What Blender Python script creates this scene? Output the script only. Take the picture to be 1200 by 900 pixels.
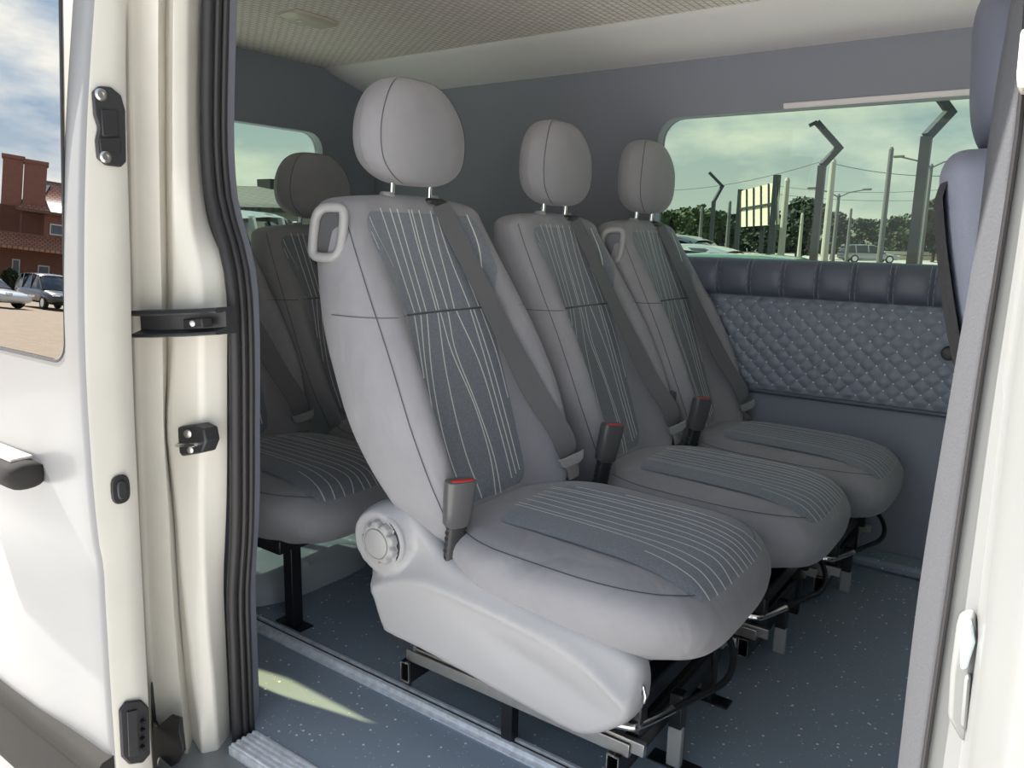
import bpy, bmesh, math, random
from mathutils import Vector, Matrix, noise
random.seed(7)
for o in list(bpy.data.objects): bpy.data.objects.remove(o)
C = bpy.context.scene.collection
sc = bpy.context.scene
PI = math.pi

# ------------------------------------------------------------------ camera
F = 905.0
R = Matrix(((0.81411888, -0.12650155, 0.56675199), (0.58031507, 0.14178434, -0.80195487), (0.02109198, 0.98178132, 0.18884006)))
EYE = Vector((0, 0, 1.0))
cam = bpy.data.cameras.new('camera'); cam.sensor_width = 36; cam.lens = F / 1200 * 36
cam.clip_start = 0.02; cam.clip_end = 2000
co = bpy.data.objects.new('camera', cam); C.objects.link(co)
co.matrix_world = Matrix.Translation(EYE) @ R.to_4x4()
sc.camera = co

# ------------------------------------------------------------------ light
sc.view_settings.view_transform = 'Standard'; sc.view_settings.look = 'None'
sc.view_settings.gamma = 1; sc.view_settings.use_curve_mapping = False
sc.view_settings.exposure = 0.75
sc.cycles.diffuse_bounces = 8; sc.cycles.max_bounces = 12
SUN_AZ, SUN_EL = 12, 50            # degrees from -X towards -Y, and elevation
w = bpy.data.worlds.new('sky'); sc.world = w; w.use_nodes = True
N = w.node_tree.nodes; L = w.node_tree.links; N.clear()
def nd(t, **k):
    n = N.new(t)
    for a, b in k.items(): setattr(n, a, b)
    return n
tc = nd('ShaderNodeTexCoord'); sep = nd('ShaderNodeSeparateXYZ'); L.new(tc.outputs['Generated'], sep.inputs[0])
ramp = nd('ShaderNodeValToRGB'); L.new(sep.outputs['Z'], ramp.inputs[0])
e = ramp.color_ramp.elements
e[0].position = 0.0; e[0].color = (0.95, 0.98, 0.92, 1)
e[1].position = 0.75; e[1].color = (0.20, 0.36, 0.66, 1)
x = ramp.color_ramp.elements.new(0.22); x.color = (0.46, 0.64, 0.86, 1)
mp = nd('ShaderNodeMapping'); mp.inputs['Scale'].default_value = (3.2, 3.2, 8.0); mp.inputs['Location'].default_value = (1.3, 0.4, 0.2)
L.new(tc.outputs['Generated'], mp.inputs[0])
nz = nd('ShaderNodeTexNoise'); nz.inputs['Scale'].default_value = 1.25; nz.inputs['Detail'].default_value = 9; nz.inputs['Roughness'].default_value = 0.56
L.new(mp.outputs[0], nz.inputs['Vector'])
cr = nd('ShaderNodeValToRGB'); cr.color_ramp.elements[0].position = 0.46; cr.color_ramp.elements[1].position = 0.66
L.new(nz.outputs['Fac'], cr.inputs[0])
mx = nd('ShaderNodeMixRGB'); mx.inputs[2].default_value = (1.45, 1.38, 1.24, 1)
L.new(cr.outputs[0], mx.inputs[0]); L.new(ramp.outputs[0], mx.inputs[1])
bg = nd('ShaderNodeBackground'); bg.inputs['Strength'].default_value = 0.80
L.new(mx.outputs[0], bg.inputs[0])
wo = nd('ShaderNodeOutputWorld'); L.new(bg.outputs[0], wo.inputs[0])
sl = bpy.data.lights.new('sun', 'SUN'); sl.energy = 9.5; sl.angle = 0.009; sl.color = (1.0, 0.955, 0.89)
so = bpy.data.objects.new('sun', sl); C.objects.link(so)
az, el = math.radians(SUN_AZ), math.radians(SUN_EL)
SUN = Vector((-math.cos(el) * math.cos(az), -math.cos(el) * math.sin(az), math.sin(el)))
so.rotation_euler = SUN.to_track_quat('Z', 'Y').to_euler(); so.location = (-5, -3, 8)

# ------------------------------------------------------------------ helpers
def ray(px, py): return R @ Vector((px - 600, 450 - py, -F))
def onx(px, py, x):
    r = ray(px, py); return EYE + r * (x / r.x)
def ony(px, py, y):
    r = ray(px, py); return EYE + r * (y / r.y)
def onz(px, py, z):
    r = ray(px, py); return EYE + r * ((z - 1.0) / r.z)
def at(px, py, D): return EYE + ray(px, py) * (D / F)

def sp(a, n): return math.copysign(abs(a) ** n, a)
def lerp(a, b, t): return a + (b - a) * t
def interp(tab, t):
    if t <= tab[0][0]: return tab[0][1]
    for (a, va), (b, vb) in zip(tab, tab[1:]):
        if t <= b: return lerp(va, vb, (t - a) / (b - a))
    return tab[-1][1]
def sint(tab, t):       # smooth (Catmull-Rom) interpolation
    n = len(tab)
    if t <= tab[0][0]: return tab[0][1]
    if t >= tab[-1][0]: return tab[-1][1]
    for i in range(n - 1):
        if t <= tab[i + 1][0]: break
    t0, v0 = tab[i]; t1, v1 = tab[i + 1]
    m0 = (v1 - tab[i - 1][1]) / (t1 - tab[i - 1][0]) if i > 0 else (v1 - v0) / (t1 - t0)
    m1 = (tab[i + 2][1] - v0) / (tab[i + 2][0] - t0) if i + 2 < n else (v1 - v0) / (t1 - t0)
    h = t1 - t0; s = (t - t0) / h
    return (2*s**3 - 3*s**2 + 1) * v0 + (s**3 - 2*s**2 + s) * h * m0 + (-2*s**3 + 3*s**2) * v1 + (s**3 - s**2) * h * m1
def smooth(a, b, t):
    t = max(0, min(1, (t - a) / (b - a))); return t * t * (3 - 2 * t)

def tag(o, label=None, cat=None, group=None, kind=None):
    if label: o['label'] = label
    if cat: o['category'] = cat
    if group: o['group'] = group
    if kind: o['kind'] = kind
    return o
def thing(name, label, cat, loc=(0, 0, 0), group=None, rz=0):
    o = bpy.data.objects.new(name, None); C.objects.link(o); o.location = loc; o.rotation_euler = (0, 0, rz)
    o.empty_display_size = 0.05
    return tag(o, label, cat, group)

class MB:
    def __init__(s): s.v = []; s.f = []; s.m = []
    def add(s, vs, fs, m=0):
        b = len(s.v); s.v += [Vector(q) for q in vs]
        for q in fs: s.f.append([b + i for i in q]); s.m.append(m)
        return s
    def box(s, c, d, m=0, rot=None):
        c = Vector(c); pts = []
        for i in (-1, 1):
            for j in (-1, 1):
                for k in (-1, 1):
                    q = Vector((i * d[0] / 2, j * d[1] / 2, k * d[2] / 2))
                    if rot: q = rot @ q
                    pts.append(c + q)
        return s.add(pts, [(0, 1, 3, 2), (4, 6, 7, 5), (0, 4, 5, 1), (2, 3, 7, 6), (0, 2, 6, 4), (1, 5, 7, 3)], m)
    def span(s, a, b, m=0):
        return s.box([(p + q) / 2 for p, q in zip(a, b)], [abs(q - p) for p, q in zip(a, b)], m)
    def grid(s, P, m=0, closeu=False, closev=False):
        nu, nv = len(P), len(P[0]); vs = [q for r in P for q in r]; fs = []
        for i in range(nu if closeu else nu - 1):
            for j in range(nv if closev else nv - 1):
                a, b = i, (i + 1) % nu; c, d = j, (j + 1) % nv
                fs.append((a * nv + c, b * nv + c, b * nv + d, a * nv + d))
        return s.add(vs, fs, m)
    def tube(s, path, r, n=10, m=0, flat=1.0, cap=True, closed=False):
        path = [Vector(p) for p in path]; K = len(path); rings = []
        rr = r if isinstance(r, (list, tuple)) else [r] * K
        up = None
        for i in range(K):
            if closed: t = path[(i + 1) % K] - path[i - 1]
            else: t = path[min(i + 1, K - 1)] - path[max(i - 1, 0)]
            t.normalize()
            if up is None:
                up = Vector((0, 0, 1)) if abs(t.z) < .9 else Vector((1, 0, 0))
            a = t.cross(up).normalized(); b = a.cross(t).normalized(); up = b
            rings.append([path[i] + a * math.cos(q * 2 * PI / n) * rr[i] + b * math.sin(q * 2 * PI / n) * rr[i] * flat for q in range(n)])
        s.grid(rings, m, closeu=closed, closev=True)
        if cap and not closed:
            s.add(rings[0], [tuple(range(n))], m); s.add(rings[-1], [tuple(range(n))[::-1]], m)
        return s
    def bar(s, a, b, w, h, m=0):
        a, b = Vector(a), Vector(b); t = (b - a).normalized()
        u = Vector((0, 0, 1)) if abs(t.z) < .95 else Vector((1, 0, 0))
        x = t.cross(u).normalized(); y = x.cross(t)
        rot = Matrix((x, t, y)).transposed()
        return s.box((a + b) / 2, (w, (b - a).length, h), m, rot)
    def prism(s, poly, ext, m=0):
        n = len(poly); ext = Vector(ext); A = [Vector(p) for p in poly]; B = [p + ext for p in A]
        return s.add(A + B, [tuple(range(n))[::-1], tuple(range(n, 2 * n))] + [(i, (i + 1) % n, n + (i + 1) % n, n + i) for i in range(n)], m)
    def lathe(s, c, axis, prof, n=28, m=0):      # prof: (radius, height along axis)
        c = Vector(c); ax = Vector(axis).normalized(); u = ax.orthogonal().normalized(); v = ax.cross(u)
        rings = [[c + ax * h + (u * math.cos(2 * PI * k / n) + v * math.sin(2 * PI * k / n)) * r for k in range(n)] for r, h in prof]
        s.grid(rings, m, closev=True)
        s.add(rings[0], [tuple(range(n))], m); s.add(rings[-1], [tuple(range(n))[::-1]], m)
        return s
    def ribbon(s, pts, nrm, wd, m=0):
        P = []
        for i, p in enumerate(pts):
            t = (pts[min(i + 1, len(pts) - 1)] - pts[max(i - 1, 0)]).normalized()
            q = t.cross(nrm[i]).normalized() * wd / 2; P.append([p - q, p + q])
        return s.grid(P, m)
    def build(s, name, mats, parent=None, bevel=0, seg=2, flat=False, sub=0, origin=None, angle=35, recalc=True):
        off = Vector((0, 0, 0))
        if origin is not None: off = Vector(origin)
        elif parent is not None and parent.get('_world'): off = Vector(parent.location)
        me = bpy.data.meshes.new(name); me.from_pydata([tuple(q - off) for q in s.v], [], s.f)
        for q in (mats if isinstance(mats, (list, tuple)) else [mats]): me.materials.append(q)
        me.polygons.foreach_set('material_index', s.m)
        bm = bmesh.new(); bm.from_mesh(me); bmesh.ops.remove_doubles(bm, verts=bm.verts, dist=1e-5)
        if recalc: bmesh.ops.recalc_face_normals(bm, faces=bm.faces)
        if not flat:
            for fc in bm.faces: fc.smooth = True
            for ed in bm.edges:
                if len(ed.link_faces) == 2 and ed.calc_face_angle(0) > math.radians(angle): ed.smooth = False
        bm.to_mesh(me); bm.free()
        o = bpy.data.objects.new(name, me); C.objects.link(o)
        if parent is not None: o.parent = parent
        elif origin is not None: o.location = off
        if bevel:
            b = o.modifiers.new('bevel', 'BEVEL'); b.width = bevel; b.segments = seg; b.limit_method = 'ANGLE'; b.angle_limit = math.radians(30)
        if sub:
            b = o.modifiers.new('sub', 'SUBSURF'); b.levels = sub; b.render_levels = sub
        return o
def wthing(*a, **k):
    o = thing(*a, **k); o['_world'] = 1; return o

# ------------------------------------------------------------------ materials
def mat(name, col, rough=0.6, metal=0.0, coat=0.0, nscale=0, nstr=0.0, bump=0.0, bscale=400, spec=0.5, sheen=0.0, bdist=0.001):
    m = bpy.data.materials.new(name); m.use_nodes = True; nt = m.node_tree; b = nt.nodes['Principled BSDF']
    b.inputs['Base Color'].default_value = (*col, 1); b.inputs['Roughness'].default_value = rough; b.inputs['Metallic'].default_value = metal
    b.inputs['Coat Weight'].default_value = coat; b.inputs['Coat Roughness'].default_value = 0.03; b.inputs['Specular IOR Level'].default_value = spec
    b.inputs['Sheen Weight'].default_value = sheen
    t = nt.nodes.new('ShaderNodeTexCoord')
    if nstr:
        n = nt.nodes.new('ShaderNodeTexNoise'); n.inputs['Scale'].default_value = nscale; n.inputs['Detail'].default_value = 5
        nt.links.new(t.outputs['Object'], n.inputs['Vector'])
        r = nt.nodes.new('ShaderNodeMapRange'); r.inputs['From Min'].default_value = .25; r.inputs['From Max'].default_value = .75
        r.inputs['To Min'].default_value = 1 - nstr; r.inputs['To Max'].default_value = 1 + nstr
        nt.links.new(n.outputs['Fac'], r.inputs[0])
        v = nt.nodes.new('ShaderNodeVectorMath'); v.operation = 'SCALE'; v.inputs[0].default_value = col
        nt.links.new(r.outputs[0], v.inputs['Scale']); nt.links.new(v.outputs[0], b.inputs['Base Color'])
    if bump:
        n = nt.nodes.new('ShaderNodeTexNoise'); n.inputs['Scale'].default_value = bscale; n.inputs['Detail'].default_value = 3
        nt.links.new(t.outputs['Object'], n.inputs['Vector'])
        k = nt.nodes.new('ShaderNodeBump'); k.inputs['Strength'].default_value = bump; k.inputs['Distance'].default_value = bdist
        nt.links.new(n.outputs['Fac'], k.inputs['Height']); nt.links.new(k.outputs[0], b.inputs['Normal'])
    return m
def glass(name, tint, refl, rough=0.0):
    m = bpy.data.materials.new(name); m.use_nodes = True; nt = m.node_tree; nt.nodes.clear()
    o = nt.nodes.new('ShaderNodeOutputMaterial'); x = nt.nodes.new('ShaderNodeMixShader'); x.inputs[0].default_value = refl
    a = nt.nodes.new('ShaderNodeBsdfTransparent'); a.inputs[0].default_value = (*tint, 1)
    g = nt.nodes.new('ShaderNodeBsdfGlossy'); g.inputs['Roughness'].default_value = rough; g.inputs[0].default_value = (.95, .97, 1, 1)
    nt.links.new(a.outputs[0], x.inputs[1]); nt.links.new(g.outputs[0], x.inputs[2]); nt.links.new(x.outputs[0], o.inputs[0])
    return m
M = {}
M['fabric'] = mat('grey_seat_fabric', (0.290, 0.286, 0.300), 0.9, nscale=9, nstr=.08, bump=.35, bscale=900, spec=.2, sheen=.2)
def wrinkle(m):
    nt = m.node_tree; b = nt.nodes['Principled BSDF']; old = b.inputs['Normal'].links[0].from_node
    t = nt.nodes.new('ShaderNodeTexCoord'); mp = nt.nodes.new('ShaderNodeMapping'); mp.inputs['Scale'].default_value = (9, 9, 5); mp.inputs['Rotation'].default_value = (.5, .7, .2)
    n = nt.nodes.new('ShaderNodeTexNoise'); n.inputs['Scale'].default_value = 1.0; n.inputs['Detail'].default_value = 2; n.inputs['Distortion'].default_value = .8
    nt.links.new(t.outputs['Object'], mp.inputs[0]); nt.links.new(mp.outputs[0], n.inputs['Vector'])
    k = nt.nodes.new('ShaderNodeBump'); k.inputs['Strength'].default_value = .35; k.inputs['Distance'].default_value = .03
    nt.links.new(n.outputs['Fac'], k.inputs['Height']); nt.links.new(k.outputs[0], old.inputs['Normal'])
wrinkle(M['fabric'])
M['insert'] = mat('charcoal_seat_fabric', (0.19, 0.207, 0.236), 0.9, nscale=250, nstr=.25, bump=.3, bscale=800, spec=.2, sheen=.35)
M['stripe'] = mat('pale_stripe_thread', (0.74, 0.74, 0.70), 0.8)
M['seam'] = mat('dark_seam_thread', (0.09, 0.09, 0.093), 0.9)
M['plastic'] = mat('grey_trim_plastic', (0.40, 0.395, 0.40), 0.42, bump=.15, bscale=1500, spec=.45)
M['dplastic'] = mat('dark_plastic', (0.028, 0.028, 0.03), 0.42, spec=.5)
M['mplastic'] = mat('mid_grey_plastic', (0.36, 0.355, 0.35), 0.38, spec=.5)
M['bplastic'] = mat('charcoal_buckle_plastic', (0.09, 0.09, 0.093), 0.35, spec=.6)
M['belt'] = mat('belt_webbing', (0.15, 0.15, 0.155), 0.8, bump=.3, bscale=1200)
M['blackm'] = mat('black_painted_steel', (0.012, 0.012, 0.014), 0.35, spec=.5)
M['steel'] = mat('bare_steel', (0.55, 0.53, 0.50), 0.32, metal=1, nscale=30, nstr=.12)
M['chrome'] = mat('chrome', (0.78, 0.78, 0.78), 0.12, metal=1)
M['alu'] = mat('aluminium', (0.80, 0.82, 0.85), 0.34, metal=.25, nscale=60, nstr=.2)
M['red'] = mat('red_button', (0.55, 0.03, 0.025), 0.4)
M['wall'] = mat('dark_wall_trim', (0.265, 0.275, 0.325), 0.85, bump=.15, bscale=600, spec=.25)
M['cornice'] = mat('grey_cornice_vinyl', (0.80, 0.75, 0.77), 0.7, bump=.2, bscale=700, spec=.3)
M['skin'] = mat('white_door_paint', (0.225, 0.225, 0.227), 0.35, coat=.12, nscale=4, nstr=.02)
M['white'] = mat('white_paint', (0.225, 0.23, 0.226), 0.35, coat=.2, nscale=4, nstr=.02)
M['cream'] = mat('bounce_tinted_cream', (0.645, 0.62, 0.55), 0.38, coat=.4, nscale=6, nstr=.05)  # white body paint with warm ground bounce tinted into its colour; also cream fittings
M['rubber'] = mat('black_rubber', (0.022, 0.021, 0.022), 0.5, spec=.45)
M['pillar'] = mat('grey_pillar_trim', (0.083, 0.086, 0.094), 0.55, bump=.5, bscale=350, spec=.4)
M['leather'] = mat('navy_leatherette', (0.095, 0.108, 0.140), 0.42, bump=.2, bscale=500, spec=.5)
M['fleather'] = mat('blue_grey_leatherette', (0.115, 0.125, 0.165), 0.5, bump=.3, bscale=600, spec=.4)
M['fperf'] = mat('pale_grey_perforated_leatherette', (0.20, 0.215, 0.27), 0.55, bump=.6, bscale=900, spec=.4)
M['moulding'] = mat('dark_side_moulding', (0.034, 0.032, 0.030), 0.85, nscale=3, nstr=.2, bump=.2, bscale=500, spec=.15)
M['tint'] = glass('tinted_window_glass', (0.355, 0.44, 0.350), 0.03)
M['patch_tint'] = glass('sun_patch_tint_glass', (0.44, 0.42, 0.24), 0.03)  # tint of the unseen quarter window, chosen to colour the sun patch
M['clear'] = glass('clear_window_glass', (0.86, 0.90, 0.88), 0.05)
M['mirror'] = glass('privacy_glass', (0.10, 0.12, 0.09), 0.50)

def floor_mat():
    m = mat('speckled_vinyl', (0.035, 0.041, 0.05), 0.42, bump=.1, bscale=300); nt = m.node_tree; b = nt.nodes['Principled BSDF']
    t = nt.nodes.new('ShaderNodeTexCoord')
    last = None
    base = (0.26, 0.315, 0.37, 1)
    for sc_, th, pr, col in ((55, .15, .55, (.95, .96, .94, 1)), (110, .16, .70, (.60, .63, .66, 1))):
        v = nt.nodes.new('ShaderNodeTexVoronoi'); v.inputs['Scale'].default_value = sc_
        nt.links.new(t.outputs['Object'], v.inputs['Vector'])
        a = nt.nodes.new('ShaderNodeMath'); a.operation = 'LESS_THAN'; a.inputs[1].default_value = th
        nt.links.new(v.outputs['Distance'], a.inputs[0])
        s = nt.nodes.new('ShaderNodeSeparateColor'); nt.links.new(v.outputs['Color'], s.inputs[0])
        g = nt.nodes.new('ShaderNodeMath'); g.operation = 'GREATER_THAN'; g.inputs[1].default_value = pr
        nt.links.new(s.outputs[0], g.inputs[0])
        mu = nt.nodes.new('ShaderNodeMath'); mu.operation = 'MULTIPLY'
        nt.links.new(a.outputs[0], mu.inputs[0]); nt.links.new(g.outputs[0], mu.inputs[1])
        x = nt.nodes.new('ShaderNodeMixRGB'); x.inputs[1].default_value = base; x.inputs[2].default_value = col
        if last: nt.links.new(last.outputs[0], x.inputs[1])
        nt.links.new(mu.outputs[0], x.inputs[0]); last = x
    nt.links.new(last.outputs[0], b.inputs['Base Color'])
    return m
M['floor'] = floor_mat()
def headliner():
    m = mat('woven_headliner', (0.40, 0.355, 0.32), 0.9, spec=.2); nt = m.node_tree; b = nt.nodes['Principled BSDF']
    t = nt.nodes.new('ShaderNodeTexCoord'); k = nt.nodes.new('ShaderNodeTexBrick')
    k.inputs['Scale'].default_value = 1; k.inputs['Brick Width'].default_value = .030; k.inputs['Row Height'].default_value = .022
    k.inputs['Mortar Size'].default_value = .0028; k.inputs['Mortar Smooth'].default_value = 1.0; k.offset = .5
    k.inputs['Color1'].default_value = (.93, .82, .79, 1); k.inputs['Color2'].default_value = (.88, .77, .74, 1); k.inputs['Mortar'].default_value = (.55, .48, .46, 1)
    mp = nt.nodes.new('ShaderNodeMapping'); mp.inputs['Rotation'].default_value = (0, 0, PI / 2)
    nt.links.new(t.outputs['Object'], mp.inputs[0]); nt.links.new(mp.outputs[0], k.inputs['Vector'])
    nt.links.new(k.outputs['Color'], b.inputs['Base Color'])
    bp = nt.nodes.new('ShaderNodeBump'); bp.invert = True; bp.inputs['Strength'].default_value = .8; bp.inputs['Distance'].default_value = .006
    nt.links.new(k.outputs['Fac'], bp.inputs['Height']); nt.links.new(bp.outputs[0], b.inputs['Normal'])
    return m
M['headliner'] = headliner()
def brickish(name, c1, c2, mortar, bw, rh, ms, rough=.7, plane='xy'):
    m = mat(name, c1, rough); nt = m.node_tree; b = nt.nodes['Principled BSDF']
    t = nt.nodes.new('ShaderNodeTexCoord'); k = nt.nodes.new('ShaderNodeTexBrick'); k.inputs['Scale'].default_value = 1
    k.inputs['Brick Width'].default_value = bw; k.inputs['Row Height'].default_value = rh; k.inputs['Mortar Size'].default_value = ms
    k.inputs['Color1'].default_value = (*c1, 1); k.inputs['Color2'].default_value = (*c2, 1); k.inputs['Mortar'].default_value = (*mortar, 1)
    src = t.outputs['Object']
    if plane == 'xz':
        mp = nt.nodes.new('ShaderNodeMapping'); mp.inputs['Rotation'].default_value = (PI / 2, 0, 0); nt.links.new(src, mp.inputs[0]); src = mp.outputs[0]
    nt.links.new(src, k.inputs['Vector']); nt.links.new(k.outputs['Color'], b.inputs['Base Color'])
    return m
M['paving'] = brickish('stone_paving', (.75, .73, .70), (.70, .68, .65), (.50, .48, .45), .30, .20, .012, .8)

# ------------------------------------------------------------------ van shell (the setting)
XR, YF, ZC = -2.63, 2.60, 1.67       # rear wall, far wall, headliner
YN = 0.82                            # inner plane of the near side wall
XF = 1.3                             # front end of what is built

def holed_wall(plane, k, rect, hole, rad, depth, mats, name, n=6, skew=None):
    """flat wall on plane axis==k with a rounded window opening and its reveal"""
    (a0, b0, a1, b1), (c0, d0, c1, d1) = rect, hole
    loop = []
    for cx_, cy_, s0 in ((c1 - rad, d1 - rad, 0), (c0 + rad, d1 - rad, PI / 2), (c0 + rad, d0 + rad, PI), (c1 - rad, d0 + rad, 1.5 * PI)):
        for i in range(n + 1): loop.append((cx_ + rad * math.cos(s0 + i * PI / 2 / n), cy_ + rad * math.sin(s0 + i * PI / 2 / n)))
    outer = []
    for i, (p, q) in enumerate(loop):
        corner, j = divmod(i, n + 1)
        h = n // 2
        X = (a1, a0, a0, a1)[corner]; Y = (b1, b1, b0, b0)[corner]
        if j == h: outer.append((X, Y))
        else:
            vert = (j < h) if corner in (0, 2) else (j > h)
            outer.append((X, q) if vert else (p, Y))
    def P(a, b, off=0):
        return (a, k + off, b) if plane == 'y' else (k + off, a, b)
    mb = MB(); K = len(loop)
    V = [P(*q) for q in loop] + [P(*q) for q in outer] + [P(q[0], q[1], depth) for q in loop] + [P(q[0], q[1], depth) for q in outer]
    fs = []
    for i in range(K):
        j = (i + 1) % K
        fs += [(i, j, K + j, K + i), (2 * K + i, 2 * K + j, j, i), (2 * K + i, 3 * K + i, 3 * K + j, 2 * K + j), (K + i, K + j, 3 * K + j, 3 * K + i)]
    mb.add(V, fs)
    o = mb.build(name, mats); tag(o, kind='structure')
    g = MB(); g.add([P(q[0], q[1], depth * .75) for q in loop], [tuple(range(K))])
    return o, g, loop

o = MB().span((XR, .86, -.05), (XF, YF, 0)).build('floor', M['floor']); tag(o, kind='structure')
cl = MB().span((XR, .80, ZC), (XF, 2.33, ZC + .012)).build('ceiling', M['headliner']); tag(cl, kind='structure')
o = MB().span((XR - .06, .72, ZC + .03), (XF, YF + .08, ZC + .09)).build('roof', M['white'], bevel=.02); tag(o, kind='structure')
# cornice between headliner and far wall
mb = MB()
prof = [(2.60, 1.595), (2.575, 1.597), (2.345, 1.655), (2.325, 1.668), (2.315, 1.676), (2.33, 1.69), (2.60, 1.69)]
mb.grid([[(xx, q[0], q[1]) for q in prof] for xx in (XR, XF)], closev=True)
o = mb.build('trim_1', M['cornice'], angle=50); tag(o, kind='structure')
# far wall with side window
w1 = ony(772, 140, YF); wl, g1, loop1 = holed_wall('y', YF, (XR, -.02, XF, 1.69), (-1.232, .90, .30, 1.413), .075, .06, M['wall'], 'wall_left')
o = g1.build('window_1', M['tint']); tag(o, kind='structure')
# pale strip painting the lit top reveal of the window opening
o = MB().span((-.80, YF - .012, 1.414), (.3, YF + .004, 1.43)).build('trim_2', M['cornice'], bevel=.003); tag(o, kind='structure')
# rear wall with its window
r1 = onx(366, 155, XR); r2 = onx(378, 175, XR)
wr, g2, loop2 = holed_wall('x', XR, (.74, -.02, YF + .06, 1.69), (1.15, .74, r2.y, r1.z), .07, -.05, M['wall'], 'wall_rear')
o = g2.build('window_2', M['tint']); tag(o, kind='structure')
# near wall behind the door opening, with unseen quarter window sized to throw the floor's sun patch
wn, g3, loop3 = holed_wall('y', YN, (XR, -.55, -1.33, 1.69), (-2.52, .80, -1.98, 1.42), .07, -.05, M['white'], 'wall_right')
o = g3.build('window_3', M['patch_tint']); tag(o, kind='structure')
o = MB().span((-1.33, .72, 1.60), (XF, .86, 1.70)).build('wall_right_header', M['white'], bevel=.02); tag(o, kind='structure')
o = MB().span((XR, .80, 1.60), (XF, .90, 1.668)).build('trim_3', M['cornice'], bevel=.02); tag(o, kind='structure')
# sill and tread plate
o = MB().span((-1.33, .66, -.5), (XF, .80, -.03)).span((-1.33, .70, -.08), (XF, .87, -.012)).build('wall_right_sill', M['white'], bevel=.012); tag(o, kind='structure')
mb = MB().span((-1.22, .79, -.014), (-.09, .855, .006))
for i in range(5): mb.span((-1.22,   .796 + i * .012, .004), (-.09, .802 + i * .012, .009))
o = mb.build('trim_4', M['alu'], bevel=.0015); tag(o, kind='structure')

wf, g4, loop4 = holed_wall('x', XF, (.72, -.05, YF + .06, 1.69), (.86, .95, 2.5, 1.6), .07, .05, M['wall'], 'wall_front')
o = g4.build('window_4', M['tint']); tag(o, kind='structure')
# quilted lower panel and padded roll under the side window
X0, X1, Z0, Z1 = -2.0, .25, .503, .825
mb = MB(); nx, nz = 520, 76; P = []
DX, DZ = .0262, .0250
for i in range(nx + 1):
    row = []
    for j in range(nz + 1):
        xx = lerp(X0, X1, i / nx); zz = lerp(Z0, Z1, j / nz)
        a = (xx / DX + zz / DZ); b = (xx / DX - zz / DZ)
        h = (abs(math.sin(PI * a / 2 * 1.0)) * abs(math.sin(PI * b / 2 * 1.0))) ** .45
        edge = min(1, (j / nz) * 14, (1 - j / nz) * 14)
        row.append((xx, YF - .004 - .011 * h * edge, zz))
    P.append(row)
mb.grid(P)
def quilt_mat():
    m = mat('quilted_leatherette', (0.25, 0.275, 0.335), 0.5, bump=.2, bscale=500); nt = m.node_tree; b = nt.nodes['Principled BSDF']
    t = nt.nodes.new('ShaderNodeTexCoord'); s = nt.nodes.new('ShaderNodeSeparateXYZ'); nt.links.new(t.outputs['Object'], s.inputs[0])
    def mth(op, a, v=None, b2=None):
        n = nt.nodes.new('ShaderNodeMath'); n.operation = op; nt.links.new(a, n.inputs[0])
        if b2 is not None: nt.links.new(b2, n.inputs[1])
        elif v is not None: n.inputs[1].default_value = v
        return n.outputs[0]
    u = mth('DIVIDE', s.outputs['X'], DX); v = mth('DIVIDE', s.outputs['Z'], DZ)
    A = mth('MULTIPLY', mth('ADD', u, b2=v), .5); B = mth('MULTIPLY', mth('SUBTRACT', u, b2=v), .5)
    fa = mth('PINGPONG', A, .5); fb = mth('PINGPONG', B, .5)
    r = mth('SQRT', mth('ADD', mth('MULTIPLY', fa, b2=fa), b2=mth('MULTIPLY', fb, b2=fb)))
    d = mth('LESS_THAN', r, .065)
    x = nt.nodes.new('ShaderNodeMixRGB'); x.inputs[1].default_value = (.25, .275, .335, 1); x.inputs[2].default_value = (.75, .76, .80, 1)
    nt.links.new(d, x.inputs[0]); nt.links.new(x.outputs[0], b.inputs['Base Color'])
    return m
pan = mb.build('trim_5', quilt_mat()); tag(pan, kind='structure', label='quilted grey door panel with white stitched diamonds')
mb = MB(); mb.tube([(X0, YF - .008, Z0 - .004), (X1, YF - .008, Z0 - .004)], .008)
o = mb.build('trim_6', M['leather']); tag(o, kind='structure')
mb = MB(); P = []; n = 13
seam0, sd = -.9035 - .055, .1075
xs = []
k0 = math.floor((X0 - seam0) / sd)
xx = X0
while xx < X1: xs.append(xx); xx += sd / 16
for xx in xs:
    ph = ((xx - seam0) / sd) % 1; q = min(ph, 1 - ph)
    puff = 1 - .10 * math.exp(-(q / .05) ** 2) - .07 * math.exp(-(q / .18) ** 2)
    row = [(xx, YF, .822)]
    for i in range(n):
        a = -PI / 2 + PI * i / (n - 1) * 1.0
        row.append((xx, YF - .062 * puff * abs(math.cos(a)) ** .6 - .002, .880 + (.058 + .004 * puff) * sp(math.sin(a), .75)))
    row.append((xx, YF + .05, .938)); P.append(row)
mb.grid(P)
st = MB()
kk = k0
while seam0 + kk * sd < X1:
    for dxx in (-.007, .007):
        xx = seam0 + kk * sd + dxx
        pts = []; nn = []
        for i in range(9):
            a = -PI / 2 * .75 + PI * .85 * i / 8
            pts.append(Vector((xx, YF - .053 * abs(math.cos(a)) ** .6 - .006, .880 + .062 * sp(math.sin(a), .75)))); nn.append(Vector((0, -math.cos(a), math.sin(a))))
        b = len(mb.v); mb.ribbon(pts, nn, .0016, 1)
    kk += 1
o = mb.build('trim_7', [M['leather'], mat('grey_stitching', (.30, .31, .34), .8)]); tag(o, kind='structure', label='padded dark leatherette roll under the side window')
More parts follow.
